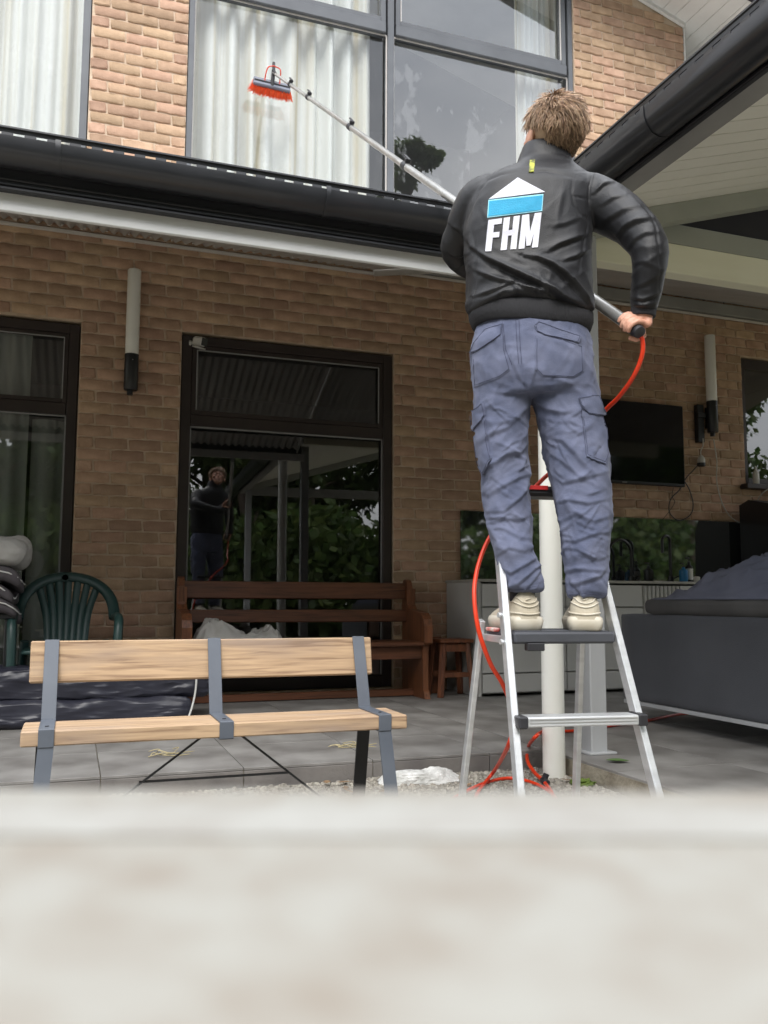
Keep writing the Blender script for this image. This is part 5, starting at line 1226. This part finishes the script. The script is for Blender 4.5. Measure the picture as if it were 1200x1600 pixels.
S_J = [
    ([(736, 384), (760, 402), (788, 416), (820, 432), (850, 447), (880, 463), (914, 480)], .024, 6.5, 1.0),
    ([(818, 398), (840, 402), (860, 411), (880, 426), (898, 444), (914, 464), (922, 480)], .020, 6, 1.0),
    ([(740, 420), (762, 430), (782, 437), (802, 440)], .012, 5, .9), ([(800, 440), (820, 449), (840, 455), (860, 455)], .013, 4.5, 1.0), ([(738, 462), (758, 457), (780, 449), (800, 439)], .011, 4.5, .9),
    ([(846, 438), (858, 450), (870, 463), (886, 471)], .011, 4.5, .9), ([(770, 466), (782, 456), (792, 452)], .007, 4, .6), ([(798, 441), (805, 452), (806, 461)], .007, 3, .5),
    ([(852, 392), (872, 380), (892, 373), (916, 364)], .010, 6, 1.0), ([(876, 406), (896, 400), (920, 388)], .008, 5, .9), ([(862, 352), (880, 348), (905, 338)], .004, 7, .7),
    ([(729, 499), (745, 486), (763, 475), (785, 467), (806, 463), (830, 464), (853, 468), (880, 475), (905, 484), (927, 496)], -.010, 3.0, 0),
    ([(729, 488), (748, 474), (768, 462), (790, 455), (806, 452), (832, 452), (856, 456), (882, 463), (910, 473), (928, 482)], .010, 6, 0),
    ([(806, 268), (780, 273), (760, 281), (748, 296), (738, 318), (727, 345), (724, 365)], -.0035, 1.8, 0),
    ([(896, 266), (912, 266), (926, 266), (919, 290), (918, 320), (917, 345), (911, 375), (906, 400), (901, 430)], -.004, 1.8, 0),
    ([(893, 279), (891, 300), (895, 320), (905, 335), (917, 340)], -.003, 1.6, 0), ([(893, 305), (917, 310)], -.002, 1.5, 0),
    ([(733, 345), (738, 365), (745, 400), (742, 440), (735, 480)], -.003, 1.6, 0), ([(806, 263), (830, 268), (852, 266), (875, 272), (897, 277)], -.003, 2.0, 0),
    ([(930, 352), (950, 338), (972, 326), (1000, 318)], .006, 8, 1.0), ([(958, 372), (974, 352), (992, 343), (1020, 338)], .011, 7, 1.0), ([(976, 392), (990, 372), (1006, 362), (1030, 360)], .005, 6, 1.0),
    ([(926, 300), (940, 287), (955, 283)], .009, 5, .8), ([(938, 318), (955, 308), (975, 303)], .006, 6, .6),
    ([(986, 410), (1004, 406), (1034, 420)], .004, 7, .9), ([(988, 448), (1006, 440), (1034, 424)], .005, 7, .9), ([(984, 462), (1004, 466), (1032, 454)], .008, 4.5, .9), ([(990, 474), (1010, 475), (1028, 470)], .006, 3.5, .6),
    ([(972, 292), (990, 305), (1008, 325), (1022, 350), (1028, 385), (1030, 420), (1028, 455)], -.003, 1.6, 0),
    ([(706, 352), (718, 358), (728, 372)], .008, 6, .9), ([(702, 396), (714, 400), (728, 396)], .008, 5, .9), ([(704, 420), (716, 416), (728, 408)], .006, 4, .8),
    ([(752, 322), (762, 345), (764, 372)], .004, 8, .4), ([(878, 290), (872, 320), (866, 350)], .004, 9, .3),
]
dj = strokes(jv, jn, S_J)
rj = ridged(jv, 8.5, 2.6, 3.1, (.8, .1, -.55))
hj = jv[:, 2]; rj2 = ridged(jv, 15, 3.0, 6.4, (.7, .1, .5)); dj += (.0055 * (rj - .3) + .003 * (rj2 - .3)) * np.clip((2.08 - hj) * 3, .25, 1)
jv2 = jv + jn * dj[:, None]
jv2 = jlap(jv2, .15)
jo = finish(jme, 'jacket', M['jacket'], per, jv2)
jbvh = BVHTree.FromPolygons([tuple(p) for p in jv2], [tuple(p.vertices) for p in jme.polygons])
# knitted hem and cuffs
hb = MB(); hb.loft([ringp(a, b2, c, 2.80, e, 2.5, -.06, .004) for a, b2, c, e in [(516, 745, 914, .116), (517, 740, 919, .121), (515, 736, 923, .1255), (503, 731, 927, .1305), (491, 730, 927, .132), (486, 733, 924, .128)]]); hb.build('hem_band', M['rib'], jo, smooth=180)
cfb = limb([PXL(1008, 470, 2.715), PXL(1006, 482, 2.72), PXL(1005, 495, 2.722)], [.041, .041, .0385], 20); cfb.build('cuff', M['rib'], jo, smooth=180)
cfb = limb([(lw[0] - .02, lw[1] - .06, lw[2] - .024), (lw[0] - .006, lw[1] - .02, lw[2] - .006), lw], [.040, .040, .037], 20); cfb.build('cuff', M['rib'], jo, smooth=180)

# ---- patches that follow a garment
CAM = Vector((0, 0, CAMZ))
def cast(bvh, px, py, off):
    d = (PW(px, py, 1.0) - CAM).normalized(); h = bvh.ray_cast(CAM, d)
    if h[0] is None: return None
    return h[0] - d * .0 + h[1] * off
def patch(poly, bvh, off, maxe=5.0):
    bm = bmesh.new(); vs = [bm.verts.new((x, y, 0)) for x, y in poly]; f = bm.faces.new(vs)
    bmesh.ops.triangulate(bm, faces=[f])
    for _ in range(5):
        es = [e for e in bm.edges if e.calc_length() > maxe]
        if not es: break
        bmesh.ops.subdivide_edges(bm, edges=es, cuts=1); bmesh.ops.triangulate(bm, faces=bm.faces[:])
    bm.verts.index_update(); pts = []; low = []
    for v in bm.verts:
        p = cast(bvh, v.co.x, v.co.y, off); q = cast(bvh, v.co.x, v.co.y, -.004)
        pts.append(p); low.append(q)
    faces = [[v.index for v in f.verts] for f in bm.faces if all(pts[v.index] is not None for v in f.verts)]
    edges = [(e.verts[0].index, e.verts[1].index) for e in bm.edges if e.is_boundary]; bm.free()
    n = len(pts); V = [p if p is not None else Vector((0, 0, -50)) for p in pts] + [p if p is not None else Vector((0, 0, -50)) for p in low]
    for a, c in edges:
        if pts[a] is not None and pts[c] is not None: faces.append([a, c, c + n, a + n])
    used = sorted({i for f in faces for i in f}); mp_ = {o: k for k, o in enumerate(used)}
    b = MB(); b.v = [tuple(V[i]) for i in used]; b.f = [tuple(mp_[i] for i in f) for f in faces]; return b
def seamline(pts, bvh, r, off):
    out = []
    for i in range(len(pts) - 1):
        for k in range(6):
            t = k / 6; p = cast(bvh, pts[i][0] + (pts[i + 1][0] - pts[i][0]) * t, pts[i][1] + (pts[i + 1][1] - pts[i][1]) * t, off)
            if p is not None: out.append(p)
    b = MB()
    if len(out) > 2: b.tube(out, r, 5)
    return b
# logo on the back
patch([(809, 278), (851.5, 300.5), (764, 311.5)], jbvh, .0025).build('logo_roof', M['logowhite'], jo, smooth=60)
patch([(763.5, 313), (849, 303.5), (847, 330), (761.5, 340.5)], jbvh, .0022).build('logo_border', M['logoedge'], jo, smooth=60)
patch([(765, 315), (847.5, 306), (845.7, 328.6), (763, 338.7)], jbvh, .0036).build('logo_stripe', M['logoblue'], jo, smooth=60)
def quadmap(s, t):
    a = (763.5 + (846 - 763.5) * s, 344.5 + (332.5 - 344.5) * s); b2 = (758.5 + (840 - 758.5) * s, 393.5 + (387 - 393.5) * s)
    return (a[0] + (b2[0] - a[0]) * t, a[1] + (b2[1] - a[1]) * t)
LET = [[[(0, 0), (.115, 0), (.115, 1), (0, 1)], [(.11, 0), (.255, 0), (.255, .17), (.11, .17)], [(.11, .42), (.235, .42), (.235, .58), (.11, .58)]],
       [[(.29, 0), (.405, 0), (.405, 1), (.29, 1)], [(.475, 0), (.59, 0), (.59, 1), (.475, 1)], [(.40, .40), (.48, .40), (.48, .57), (.40, .57)]],
       [[(.635, 0), (.745, 0), (.745, 1), (.635, 1)], [(.89, 0), (1, 0), (1, 1), (.89, 1)], [(.69, 0), (.765, 0), (.855, .93), (.78, .93)], [(.87, 0), (.945, 0), (.855, .93), (.78, .93)]]]
for pieces in LET:
    lb = MB()
    for kk, pl_ in enumerate(pieces):
        pb = patch([quadmap(s_, t) for s_, t in pl_], jbvh, .0028 + .0002 * kk, 4.0); lb.add(pb.v, pb.f)
    lb.build('logo_letter', M['logowhite'], jo, smooth=60)
tg = patch([(828, 252), (836, 251), (834, 269), (826, 270)], jbvh, .004, 3); tg.build('hanger_loop', M['lime'], jo)

# ---- trousers
tb_ = MB()
H_ = [(488, 756, 908, 2.80, .098), (504, 748, 914, 2.80, .110), (522, 739, 921, 2.80, .121), (545, 734, 926, 2.795, .128), (575, 735, 929, 2.79, .130), (600, 737, 932, 2.79, .126), (622, 740, 936, 2.79, .11)]
tb_.loft([ringp(a, b2, c, d, e, 2.4, 0, .005) for a, b2, c, d, e in H_])
LL = [(585, 738, 838, 2.79, .095), (625, 738, 831, 2.79, .094), (660, 739, 828, 2.79, .088), (700, 742, 827, 2.785, .082), (740, 748, 829, 2.78, .079), (780, 754, 831, 2.775, .080), (820, 759, 834, 2.77, .082), (855, 765, 836, 2.745, .079), (885, 774, 841, 2.74, .075), (902, 780, 848, 2.738, .074), (915, 783, 851, 2.736, .074), (922, 784, 851, 2.736, .073)]
RL = [(585, 826, 932, 2.79, .098), (625, 829, 939, 2.79, .096), (660, 837, 945, 2.785, .09), (700, 846, 950, 2.775, .084), (740, 855, 954, 2.765, .082), (780, 864, 957, 2.755, .082), (820, 871, 957, 2.745, .081), (855, 876, 954, 2.735, .077), (885, 880, 951, 2.735, .073), (908, 882, 949, 2.73, .071), (922, 883, 949, 2.73, .071), (930, 883, 948, 2.73, .070)]
tb_.loft([ringp(a, b2, c, d, e, 2.15, 0, .0075) for a, b2, c, d, e in LL]); tb_.loft([ringp(a, b2, c, d, e, 2.15, 0, .0075) for a, b2, c, d, e in RL])
tme, tvx, tlap = remesh(tb_, .0048, 5)
tn = normals(tme)
S_T = [
    ([(808, 497), (811, 530), (813, 573), (818, 600), (827, 622)], -.005, 2.2, 0), ([(803, 497), (806, 530), (808, 575)], -.002, 1.3, 0),
    ([(827, 622), (815, 640), (795, 655), (770, 665)], .009, 7, .7), ([(828, 618), (850, 632), (880, 640), (905, 640)], .008, 8, .6), ([(826, 600), (800, 612), (770, 612)], .010, 8, .8), ([(826, 600), (850, 600), (885, 592), (915, 585)], .009, 8, .7),
    ([(790, 545), (800, 565), (815, 590), (822, 606)], .008, 6, .7), ([(838, 560), (833, 580), (830, 604)], .006, 5, .5),
    ([(742, 690), (765, 682), (790, 668), (812, 652)], .008, 6, .7), ([(760, 730), (785, 712), (812, 705), (826, 690)], .009, 6, .7), ([(765, 770), (790, 760), (815, 742), (828, 738)], .009, 6, .7), ([(760, 790), (785, 792), (810, 782), (830, 768)], .008, 5, .7),
    ([(762, 812), (785, 806), (812, 812), (832, 800)], .009, 5, .8), ([(764, 838), (790, 830), (815, 838), (834, 830)], .008, 5, .7), ([(770, 862), (795, 852), (820, 858), (836, 850)], .009, 5, .7), ([(778, 885), (800, 892), (822, 878), (838, 868)], .011, 5, .8), ([(786, 905), (806, 910), (825, 900), (845, 890)], .010, 5, .8),
    ([(850, 680), (875, 690), (900, 712), (925, 735)], .009, 7, .7), ([(855, 705), (880, 722), (905, 745), (935, 760)], .009, 6, .7), ([(860, 745), (885, 752), (915, 742), (945, 735)], .008, 6, .7), ([(868, 780), (892, 778), (920, 790), (952, 782)], .010, 5, .8), ([(872, 808), (900, 802), (928, 815), (955, 808)], .009, 5, .8),
    ([(876, 835), (900, 842), (928, 832), (955, 840)], .009, 5, .7), ([(878, 860), (905, 856), (930, 868), (952, 862)], .009, 5, .7), ([(880, 885), (902, 880), (922, 895), (945, 905)], .012, 5, .9), ([(884, 902), (905, 906), (930, 900), (948, 890)], .010, 5, .8),
    ([(850, 650), (870, 660), (890, 655)], .006, 6, .5), ([(745, 640), (765, 635), (790, 628)], .006, 6, .5), ([(840, 660), (846, 690), (856, 730), (864, 780), (871, 830)], -.003, 1.6, 0),
    ([(783, 918), (800, 921), (825, 917), (849, 910)], -.004, 1.6, 0), ([(883, 927), (905, 925), (928, 926), (947, 928)], -.004, 1.6, 0),
]
rt2 = random.Random(17); S_T2 = []
for pl_, amp, wid, skew in S_T:
    if amp < 0: S_T2.append((pl_, amp, wid, skew)); continue
    tl = rt2.uniform(-.35, .35); cxp = sum(p[0] for p in pl_) / len(pl_); low_ = pl_[0][1] > 760
    pl3 = [(x + rt2.uniform(-5, 5), y + (x - cxp) * tl * (1 if low_ else .4) + rt2.uniform(-4, 4)) for x, y in pl_]
    S_T2.append((pl3, amp * rt2.uniform(.5, 1.0), wid * rt2.uniform(.75, 1.25), skew))
for k in range(46):                                     # short stray creases
    leg = rt2.random() < .5; y = rt2.uniform(640, 915); f = (y - 640) / 280
    x = (790 + 30 * f if leg else 890 + 26 * f) + rt2.uniform(-34, 34); a = rt2.choice([-1, 1]) * rt2.uniform(.25, 1.1); l = rt2.uniform(12, 30)
    S_T2.append(([(x - l * math.cos(a), y - l * math.sin(a)), (x + rt2.uniform(-4, 4), y + rt2.uniform(-4, 4)), (x + l * math.cos(a), y + l * math.sin(a))], rt2.uniform(.003, .006), rt2.uniform(2.2, 4), .8))
dt_ = strokes(tvx, tn, S_T2)
hh_ = tvx[:, 2]; knee = np.exp(-((hh_ - 1.05) / .18) ** 2) + np.clip((.98 - hh_) * 5, 0, 1) * .8 + .45
r1 = ridged(tvx, 8, 3.0, 11.3, (.55, 0, .8)); r2 = ridged(tvx, 11, 2.6, 5.7, (.7, 0, -.6)); r3 = ridged(tvx, 26, 2.2, 2.2, (.6, .2, .7)); r4 = ridged(tvx, 22, 2.6, 8.2, (.8, .1, -.3))
dt_ += (.0078 * (r1 - .3) + .0066 * (r2 - .3)) * np.clip(knee, .35, 1.1) + .0024 * (r3 - .3) + .0024 * (r4 - .3)
tv2 = tvx + tn * dt_[:, None]; tv2 = tlap(tv2, .15)
to = finish(tme, 'trousers', M['trouser'], per, tv2)
tbvh = BVHTree.FromPolygons([tuple(p) for p in tv2], [tuple(p.vertices) for p in tme.polygons])
PK = [('back_pocket', [(738, 553), (760, 520), (786, 512), (788, 545), (797, 578), (781, 590), (741, 605)], .0022), ('pocket_flap', [(735, 552), (741, 537), (760, 514), (786, 506), (783, 524), (766, 535), (746, 549)], .0055),
      ('back_pocket', [(837, 516), (910, 540), (912, 580), (896, 590), (847, 588), (836, 577)], .0022), ('pocket_flap', [(835, 508), (840, 503), (907, 527), (903, 536), (850, 524), (838, 518)], .0055),
      ('cargo_pocket', [(908, 640), (943, 642), (946, 665), (948, 712), (944, 726), (916, 714)], .007), ('pocket_flap', [(904, 622), (932, 618), (944, 650), (918, 648), (908, 636)], .011),
      ('cargo_pocket', [(741, 672), (759, 648), (762, 690), (768, 718), (756, 742), (747, 725)], .007), ('pocket_flap', [(739, 645), (757, 630), (760, 650), (741, 674)], .011)]
for nm, pl_, off in PK:
    o = patch(pl_, tbvh, off, 5); o.build(nm, M['trouser'], to, smooth=60)
    cxp = sum(p[0] for p in pl_) / len(pl_); cyp = sum(p[1] for p in pl_) / len(pl_)
    inn = [(cxp + (x - cxp) * .94, cyp + (y - cyp) * .93) for x, y in pl_]; s_ = seamline(inn + [inn[0]], tbvh, .0009, off + .0006)
    if s_.v: s_.build('stitching', M['stitch'], to)
for ln in ([(786, 506), (790, 545), (802, 575)], [(806, 500), (808, 540), (811, 575)], [(811, 500), (813, 540), (816, 575)], [(906, 620), (912, 660), (917, 716)], [(785, 921), (810, 922), (848, 914)], [(884, 930), (915, 927), (946, 930)]):
    s_ = seamline(ln, tbvh, .0009, .0006)
    if s_.v: s_.build('stitching', M['stitch'], to)

# ---- body: head, neck, arms and hands as one skin surface
hd = PXL(862, 214, 2.865); HC = Vector(hd)                 # head centre in camera-heading frame
def B2(p): return L2W(*p)
face_dir = Vector((-.30, .85, .42)).normalized()           # looks ahead, left and up at the brush
fr = face_dir; rt_ = fr.cross(Vector((0, 0, 1))).normalized(); upv = rt_.cross(fr)
def HP(r, f, u): p = HC + rt_ * r + fr * f + upv * u; return L2W(*p)
bd = MB()
def ell(c, a, b2, c2, n=18, mfun=None):
    vs = []; fs = []
    for i in range(n + 1):
        th = math.pi * i / n
        for j in range(2 * n):
            ph = math.pi * j / n; p = (c[0] + a * math.sin(th) * math.cos(ph), c[1] + b2 * math.sin(th) * math.sin(ph), c[2] + c2 * math.cos(th)); vs.append(HP(*p))
    for i in range(n):
        for j in range(2 * n): fs.append((i * 2 * n + j, i * 2 * n + (j + 1) % (2 * n), (i + 1) * 2 * n + (j + 1) % (2 * n), (i + 1) * 2 * n + j))
    bd.add(vs, fs)
ell((0, -.012, .022), .078, .096, .094); ell((0, .03, -.045), .058, .062, .075); ell((0, .062, -.098), .026, .022, .02)
ell((0, .098, -.028), .012, .018, .022); ell((0, .106, -.040), .017, .012, .010); ell((0, .088, .012), .05, .012, .012); ell((0, .092, -.070), .024, .008, .006); ell((0, .090, -.082), .020, .008, .006)
for s in (-1, 1): ell((s * .086, -.008, -.022), .012, .022, .036); ell((s * .045, .07, -.03), .022, .018, .02)
def tub(pts, rr, n=12): bd.tube([L2W(*p) for p in pts], rr, n)
nk0 = (PXL(853, 262, 2.845)); tub([(HC.x, HC.y - .02, HC.z - .03), nk0, (nk0[0], nk0[1] - .02, nk0[2] - .25)], [.058, .060, .06], 18)
tub([(nk0[0], nk0[1] - .02, nk0[2] - .2), (nk0[0], nk0[1] - .02, 1.72)], [.07, .07], 12)
tub([(nk0[0], nk0[1], nk0[2] - .10), PXL(905, 308, 2.82), PXL(958, 330, 2.77), PXL(990, 354, 2.72), PXL(1006, 388, 2.68), PXL(1011, 430, 2.69), PXL(1006, 485, 2.72), PXL(1004, 500, 2.722)], [.05, .045, .045, .042, .04, .036, .031, .031], 12)
tub([(nk0[0], nk0[1], nk0[2] - .10), PXL(768, 305, 2.83), PXL(721, 400, 2.98), (lw[0] - .05, 3.09, lw[2] - .045), lw], [.05, .045, .038, .034, .028], 12)
def to_l(p): return (p.x * cy_ - p.y * sy_, p.x * sy_ + p.y * cy_, p.z)
def hand(wrist_l, pc, e_out, wrap, n_f=4, spread=.0205):
    """hand gripping the pole: knuckles on side e_out, fingers wrapping in direction wrap round to the far side"""
    W_ = L2W(*wrist_l); ax = pd; e1 = (e_out - ax * e_out.dot(ax)).normalized(); e2 = ax.cross(e1) * wrap
    R1 = .0215 + .0085
    for i in range(n_f):
        L_ = (.95, 1.0, .96, .84)[i]; c = pc + ax * ((i - 1.5) * spread); pts = []
        kn = c + e1 * (R1 + .014) - e2 * .012
        for a in [x * L_ for x in (.15, .6, 1.2, 1.85, 2.4, 2.95)]: pts.append(c + e1 * math.cos(a) * R1 + e2 * math.sin(a) * R1)
        bd.tube([kn] + pts, [.0105, .0105, .010, .0095, .009, .0085, .0075], 10)
        bd.tube([W_ + ax * ((i - 1.5) * .010), (W_ + kn) / 2 + ax * ((i - 1.5) * .004) + e1 * .004, kn], [.016, .0165, .0115], 10)
    tb0 = W_ + (pc - W_) * .35 - e2 * .012; th = [tb0, pc + e1 * (R1 * .5) - e2 * (R1 + .01) + ax * -.028, pc - e1 * (R1 * .35) - e2 * (R1 + .002) + ax * -.03, pc - e1 * (R1 * .95) - e2 * R1 * .5 + ax * -.022]
    bd.tube(th, [.016, .0125, .0105, .0085], 10)
pr = PP(.022); pl2 = lh
hand(PXL(1004, 497, 2.722), pr, L2W(.8, -.15, .45), 1 if (pd.cross(L2W(.8, -.15, .45))).dot(L2W(0, -1, -.6)) > 0 else -1)
hand(lw, pl2, (L2W(*lw) - pl2).normalized() + Vector((0, 0, .2)), 1)
bme, bv, blap = remesh(bd, .0034, 3)
bo = finish(bme, 'body', M['skin'], per, blap(bv, .4))
for s in (-1, 1):
    b = MB(); cc = HP(s * .033, .082, -.004)
    b.lathe([(.001, -.011), (.0075, -.008), (.011, 0), (.0075, .008), (.001, .011)], cc, 10); b.build('eye', M['eye'], bo, smooth=180)
    b = MB(); b.tube([HP(s * .018, .094, .016), HP(s * .035, .095, .020), HP(s * .054, .084, .014)], [.004, .0045, .003], 6); b.build('eyebrow', M['hair'], bo, smooth=180)
# ---- hair: many curved locks
rh = random.Random(4); hv = []; hf = []
cap = MB(); capv = []
def scalp(th, ph): return (.0815 * math.sin(th) * math.cos(ph), -.014 + .100 * math.sin(th) * math.sin(ph), .026 + .098 * math.cos(th))
hairb = MB(); nlat, nlon = 18, 36; vs = []; fs = []
for i in range(nlat + 1):
    for j in range(nlon):
        th = math.pi * .66 * i / nlat; ph = 2 * math.pi * j / nlon
        lim = 1.0 if math.sin(ph) < .35 else .55
        vs.append(HP(*[c * 1.02 for c in scalp(th * lim, ph)]))
for i in range(nlat):
    for j in range(nlon): fs.append((i * nlon + j, i * nlon + (j + 1) % nlon, (i + 1) * nlon + (j + 1) % nlon, (i + 1) * nlon + j))
hairb.add(vs, fs)
hairo = hairb.build('hair', M['hair'], per, smooth=180)
lk = MB(); nl = 0
while nl < 8500:
    th = math.acos(1 - rh.random() * 1.72); ph = rh.uniform(0, 2 * math.pi)
    if math.sin(ph) > .30 and th > 1.05: continue
    if th > 2.15: continue
    if th > 1.45 and abs(math.cos(ph)) > .80: continue
    p0 = Vector(scalp(th, ph)); nrm = Vector((p0.x / .0815 ** 2, (p0.y + .014) / .1 ** 2, (p0.z - .026) / .098 ** 2)).normalized()
    sw = 1.5 * mnoise.noise(p0 * 42 + Vector((3, 3, 3))); sw2 = 1.5 * mnoise.noise(p0 * 42 + Vector((9, 1, 5)))
    down = Vector((.55 * sw + .25, -.25 + .5 * sw2, -.75)); down = (down - nrm * down.dot(nrm))
    if down.length < .05: down = Vector((.3, .2, 0))
    down.normalize(); ln = rh.uniform(.032, .070) * (1.1 if th < 1.3 else .85); lift = rh.uniform(.2, .85)
    curl_ = nrm.cross(down) * (3.0 * mnoise.noise(p0 * 34 + Vector((1, 8, 2))) + rh.uniform(-.5, .5))
    pts = [p0 * .985]; d = (nrm * lift + down).normalized()
    for k in range(4):
        pts.append(pts[-1] + d * ln / 4); d = (d + down * .15 - nrm * .22 + curl_ * .42 * math.cos(k * 1.3)).normalized()
    lk.tube([HP(*p) for p in pts], [.0011, .0014, .0014, .0011, .0003], 3, caps=False); nl += 1
tag(lk.build('hair_locks', M['hair'], hairo, smooth=180), kind='stuff')

# ---- shoes
def shoe(heel_px, heel_py, wheel, ang, label=None):
    hx = PXL(heel_px, heel_py, wheel); s = thing('tmp', (0, 0, 0), None, None) if False else None
    ca, sa = math.cos(ang), math.sin(ang)
    def SP(a, f, z): # a across, f forward from heel
        return L2W(hx[0] + a * ca + f * sa, hx[1] - a * sa * 1.0 + f * ca, .6285 + z)
    outline = [(0.0, .034), (.008, .044), (.03, .050), (.09, .046), (.14, .046), (.19, .052), (.235, .049), (.27, .036), (.290, .012)]
    def ring2(z, grow, flip=False, fmax=.29):
        left = [(-w - grow, f) for f, w in outline]; right = [(w + grow, f) for f, w in reversed(outline)]
        pts = [SP(a, f + (-grow * .9 if f < .02 else (grow if f > .26 else 0)), z) for a, f in left + right]; return pts
    b = MB(); b.loft([ring2(0, -.004), ring2(.004, .001), ring2(.018, .004), ring2(.030, .006), ring2(.040, .003), ring2(.044, -.002)]); sl2 = b.build('shoe', M['sole'], per, smooth=50)
    rings = []
    for f in (-.004, .004, .02, .05, .09, .13, .17, .21, .25, .283):
        w = np.interp(f, [o[0] for o in outline], [o[1] for o in outline]) - .002; top = np.interp(f, [-.004, .004, .02, .05, .09, .13, .17, .21, .25, .283], [.098, .122, .128, .118, .105, .098, .082, .070, .060, .05])
        w *= np.interp(f, [-.004, .004, .02, .05], [.80, .93, .99, 1]); rg = []
        for k in range(16):
            t = math.pi * k / 15; a = -math.cos(t) * w * (1 - .18 * math.sin(t) ** 2); z = .034 + (top - .034) * math.sin(t) ** .55; rg.append(SP(a, f, z))
        rings.append(rg)
    vs = [p for r_ in rings for p in r_]; m_ = 16; fs = [(i * m_ + k, i * m_ + k + 1, (i + 1) * m_ + k + 1, (i + 1) * m_ + k) for i in range(len(rings) - 1) for k in range(m_ - 1)] + [tuple(range(m_)), tuple((len(rings) - 1) * m_ + k for k in reversed(range(m_)))]
    b = MB(); b.add(vs, fs); b.build('upper', M['shoe'], sl2, smooth=60)
    ub = BVHTree.FromPolygons([tuple(p) for p in vs], fs)
    def on(a, f, z, off=.0012):
        p = SP(a, f, z); h = ub.find_nearest(p); n_ = (p - SP(0, .05, z)).normalized(); return h[0] + n_ * off
    b = MB()
    for zb_, zc_, fw, rr in ((.050, .060, .10, .003), (.072, .100, .06, .0022), (.084, .122, .03, .0022)):
        pts = []
        for k in range(19):
            t = -1 + 2 * k / 18; a = t * .062; f = -.03 + fw * abs(t) ** 2.2 + .02 * abs(t); z = zb_ + (zc_ - zb_) * abs(t) ** 1.7; pts.append(on(a, f, z))
        b.tube(pts, rr, 6)
    b.build('overlay_seam', M['sole'], sl2, smooth=180)
    b = MB(); b.tube([on(-.014, -.03, .100), on(-.008, -.03, .096), on(.002, -.03, .100), on(.015, -.03, .107)], [.0012, .0026, .002, .0006], 6); b.build('heel_mark', M['sole'], sl2, smooth=180)
    b = MB(); b.tube([SP(0, .052, .085), SP(0, .052, .16)], [.040, .040], 14); b.build('sock', M['rib'], sl2, smooth=60)
    return sl2
shoe(826, 985, 2.685, R(-11)); shoe(916, 986, 2.675, R(7))

# ================================================================== ORANGE HOSE
hz = thing('water_hose', tuple(PA), 'orange water hose running from the pole over the ladder to the ground', 'hose')
hp = [PW(998, 522, 2.69), PW(1004, 532, 2.70), PW(1003, 556, 2.71), PW(990, 588, 2.74), PW(967, 620, 2.80), PW(944, 643, 2.86), PW(905, 690, 2.98), PW(868, 731, 2.99), PW(850, 747, 2.97), PW(833, 764, 2.95), PW(800, 795, 2.98), PW(774, 826, 2.96), PW(757, 856, 2.93), PW(745, 893, 2.90), PW(741, 932, 2.86),
      PW(748, 985, 2.84), PW(766, 1036, 2.86), PW(785, 1068, 2.88), PW(799, 1105, 2.92), PW(801, 1140, 2.98), PW(791, 1172, 3.06), PZ(772, 1205, -.02), PZ(748, 1236, -.066)]
q_ = [PZ(735, 1262, -.069), PZ(700, 1290, -.069), PZ(690, 1262, -.069), PZ(722, 1240, -.069), PZ(757, 1224, -.069), PZ(795, 1216, -.069), PZ(832, 1223, -.069), PZ(862, 1240, -.069), PZ(880, 1268, -.069), PZ(872, 1262, -.060), PZ(862, 1238, -.058), PZ(850, 1221, -.06)]
b = MB(); b.tube(spline(hp + q_, 8), .0076, 10); b.build('hose_run', M['orange'], hz, smooth=180)
cpt = PZ(851, 1221, -.06); q2 = PZ(836, 1208, -.055)
b = MB(); dcp = (q2 - cpt).normalized(); b.tube([cpt - dcp * .035, cpt - dcp * .03, cpt - dcp * .005, cpt + dcp * .005, cpt + dcp * .03], [.012, .016, .017, .014, .013], 12); b.bar(cpt + Vector((0, 0, .012)), cpt + Vector((.01, 0, .032)), .03, .012); b.build('coupling', M['blackplastic'], hz, smooth=40)
b = MB(); b.tube(spline([cpt + dcp * .02, q2, PZ(824, 1188, -.03), PZ(826, 1166, .0), PW(838, 1150, 3.97), PZ(850, 1143, .012), PZ(872, 1143, .011), PZ(905, 1141, .011), PZ(960, 1133, .011), PZ(1010, 1126, .011), PZ(1062, 1116, .011), PZ(1130, 1112, .011)], 8), .0085, 10); b.build('supply_run', M['orange'], hz, smooth=180)
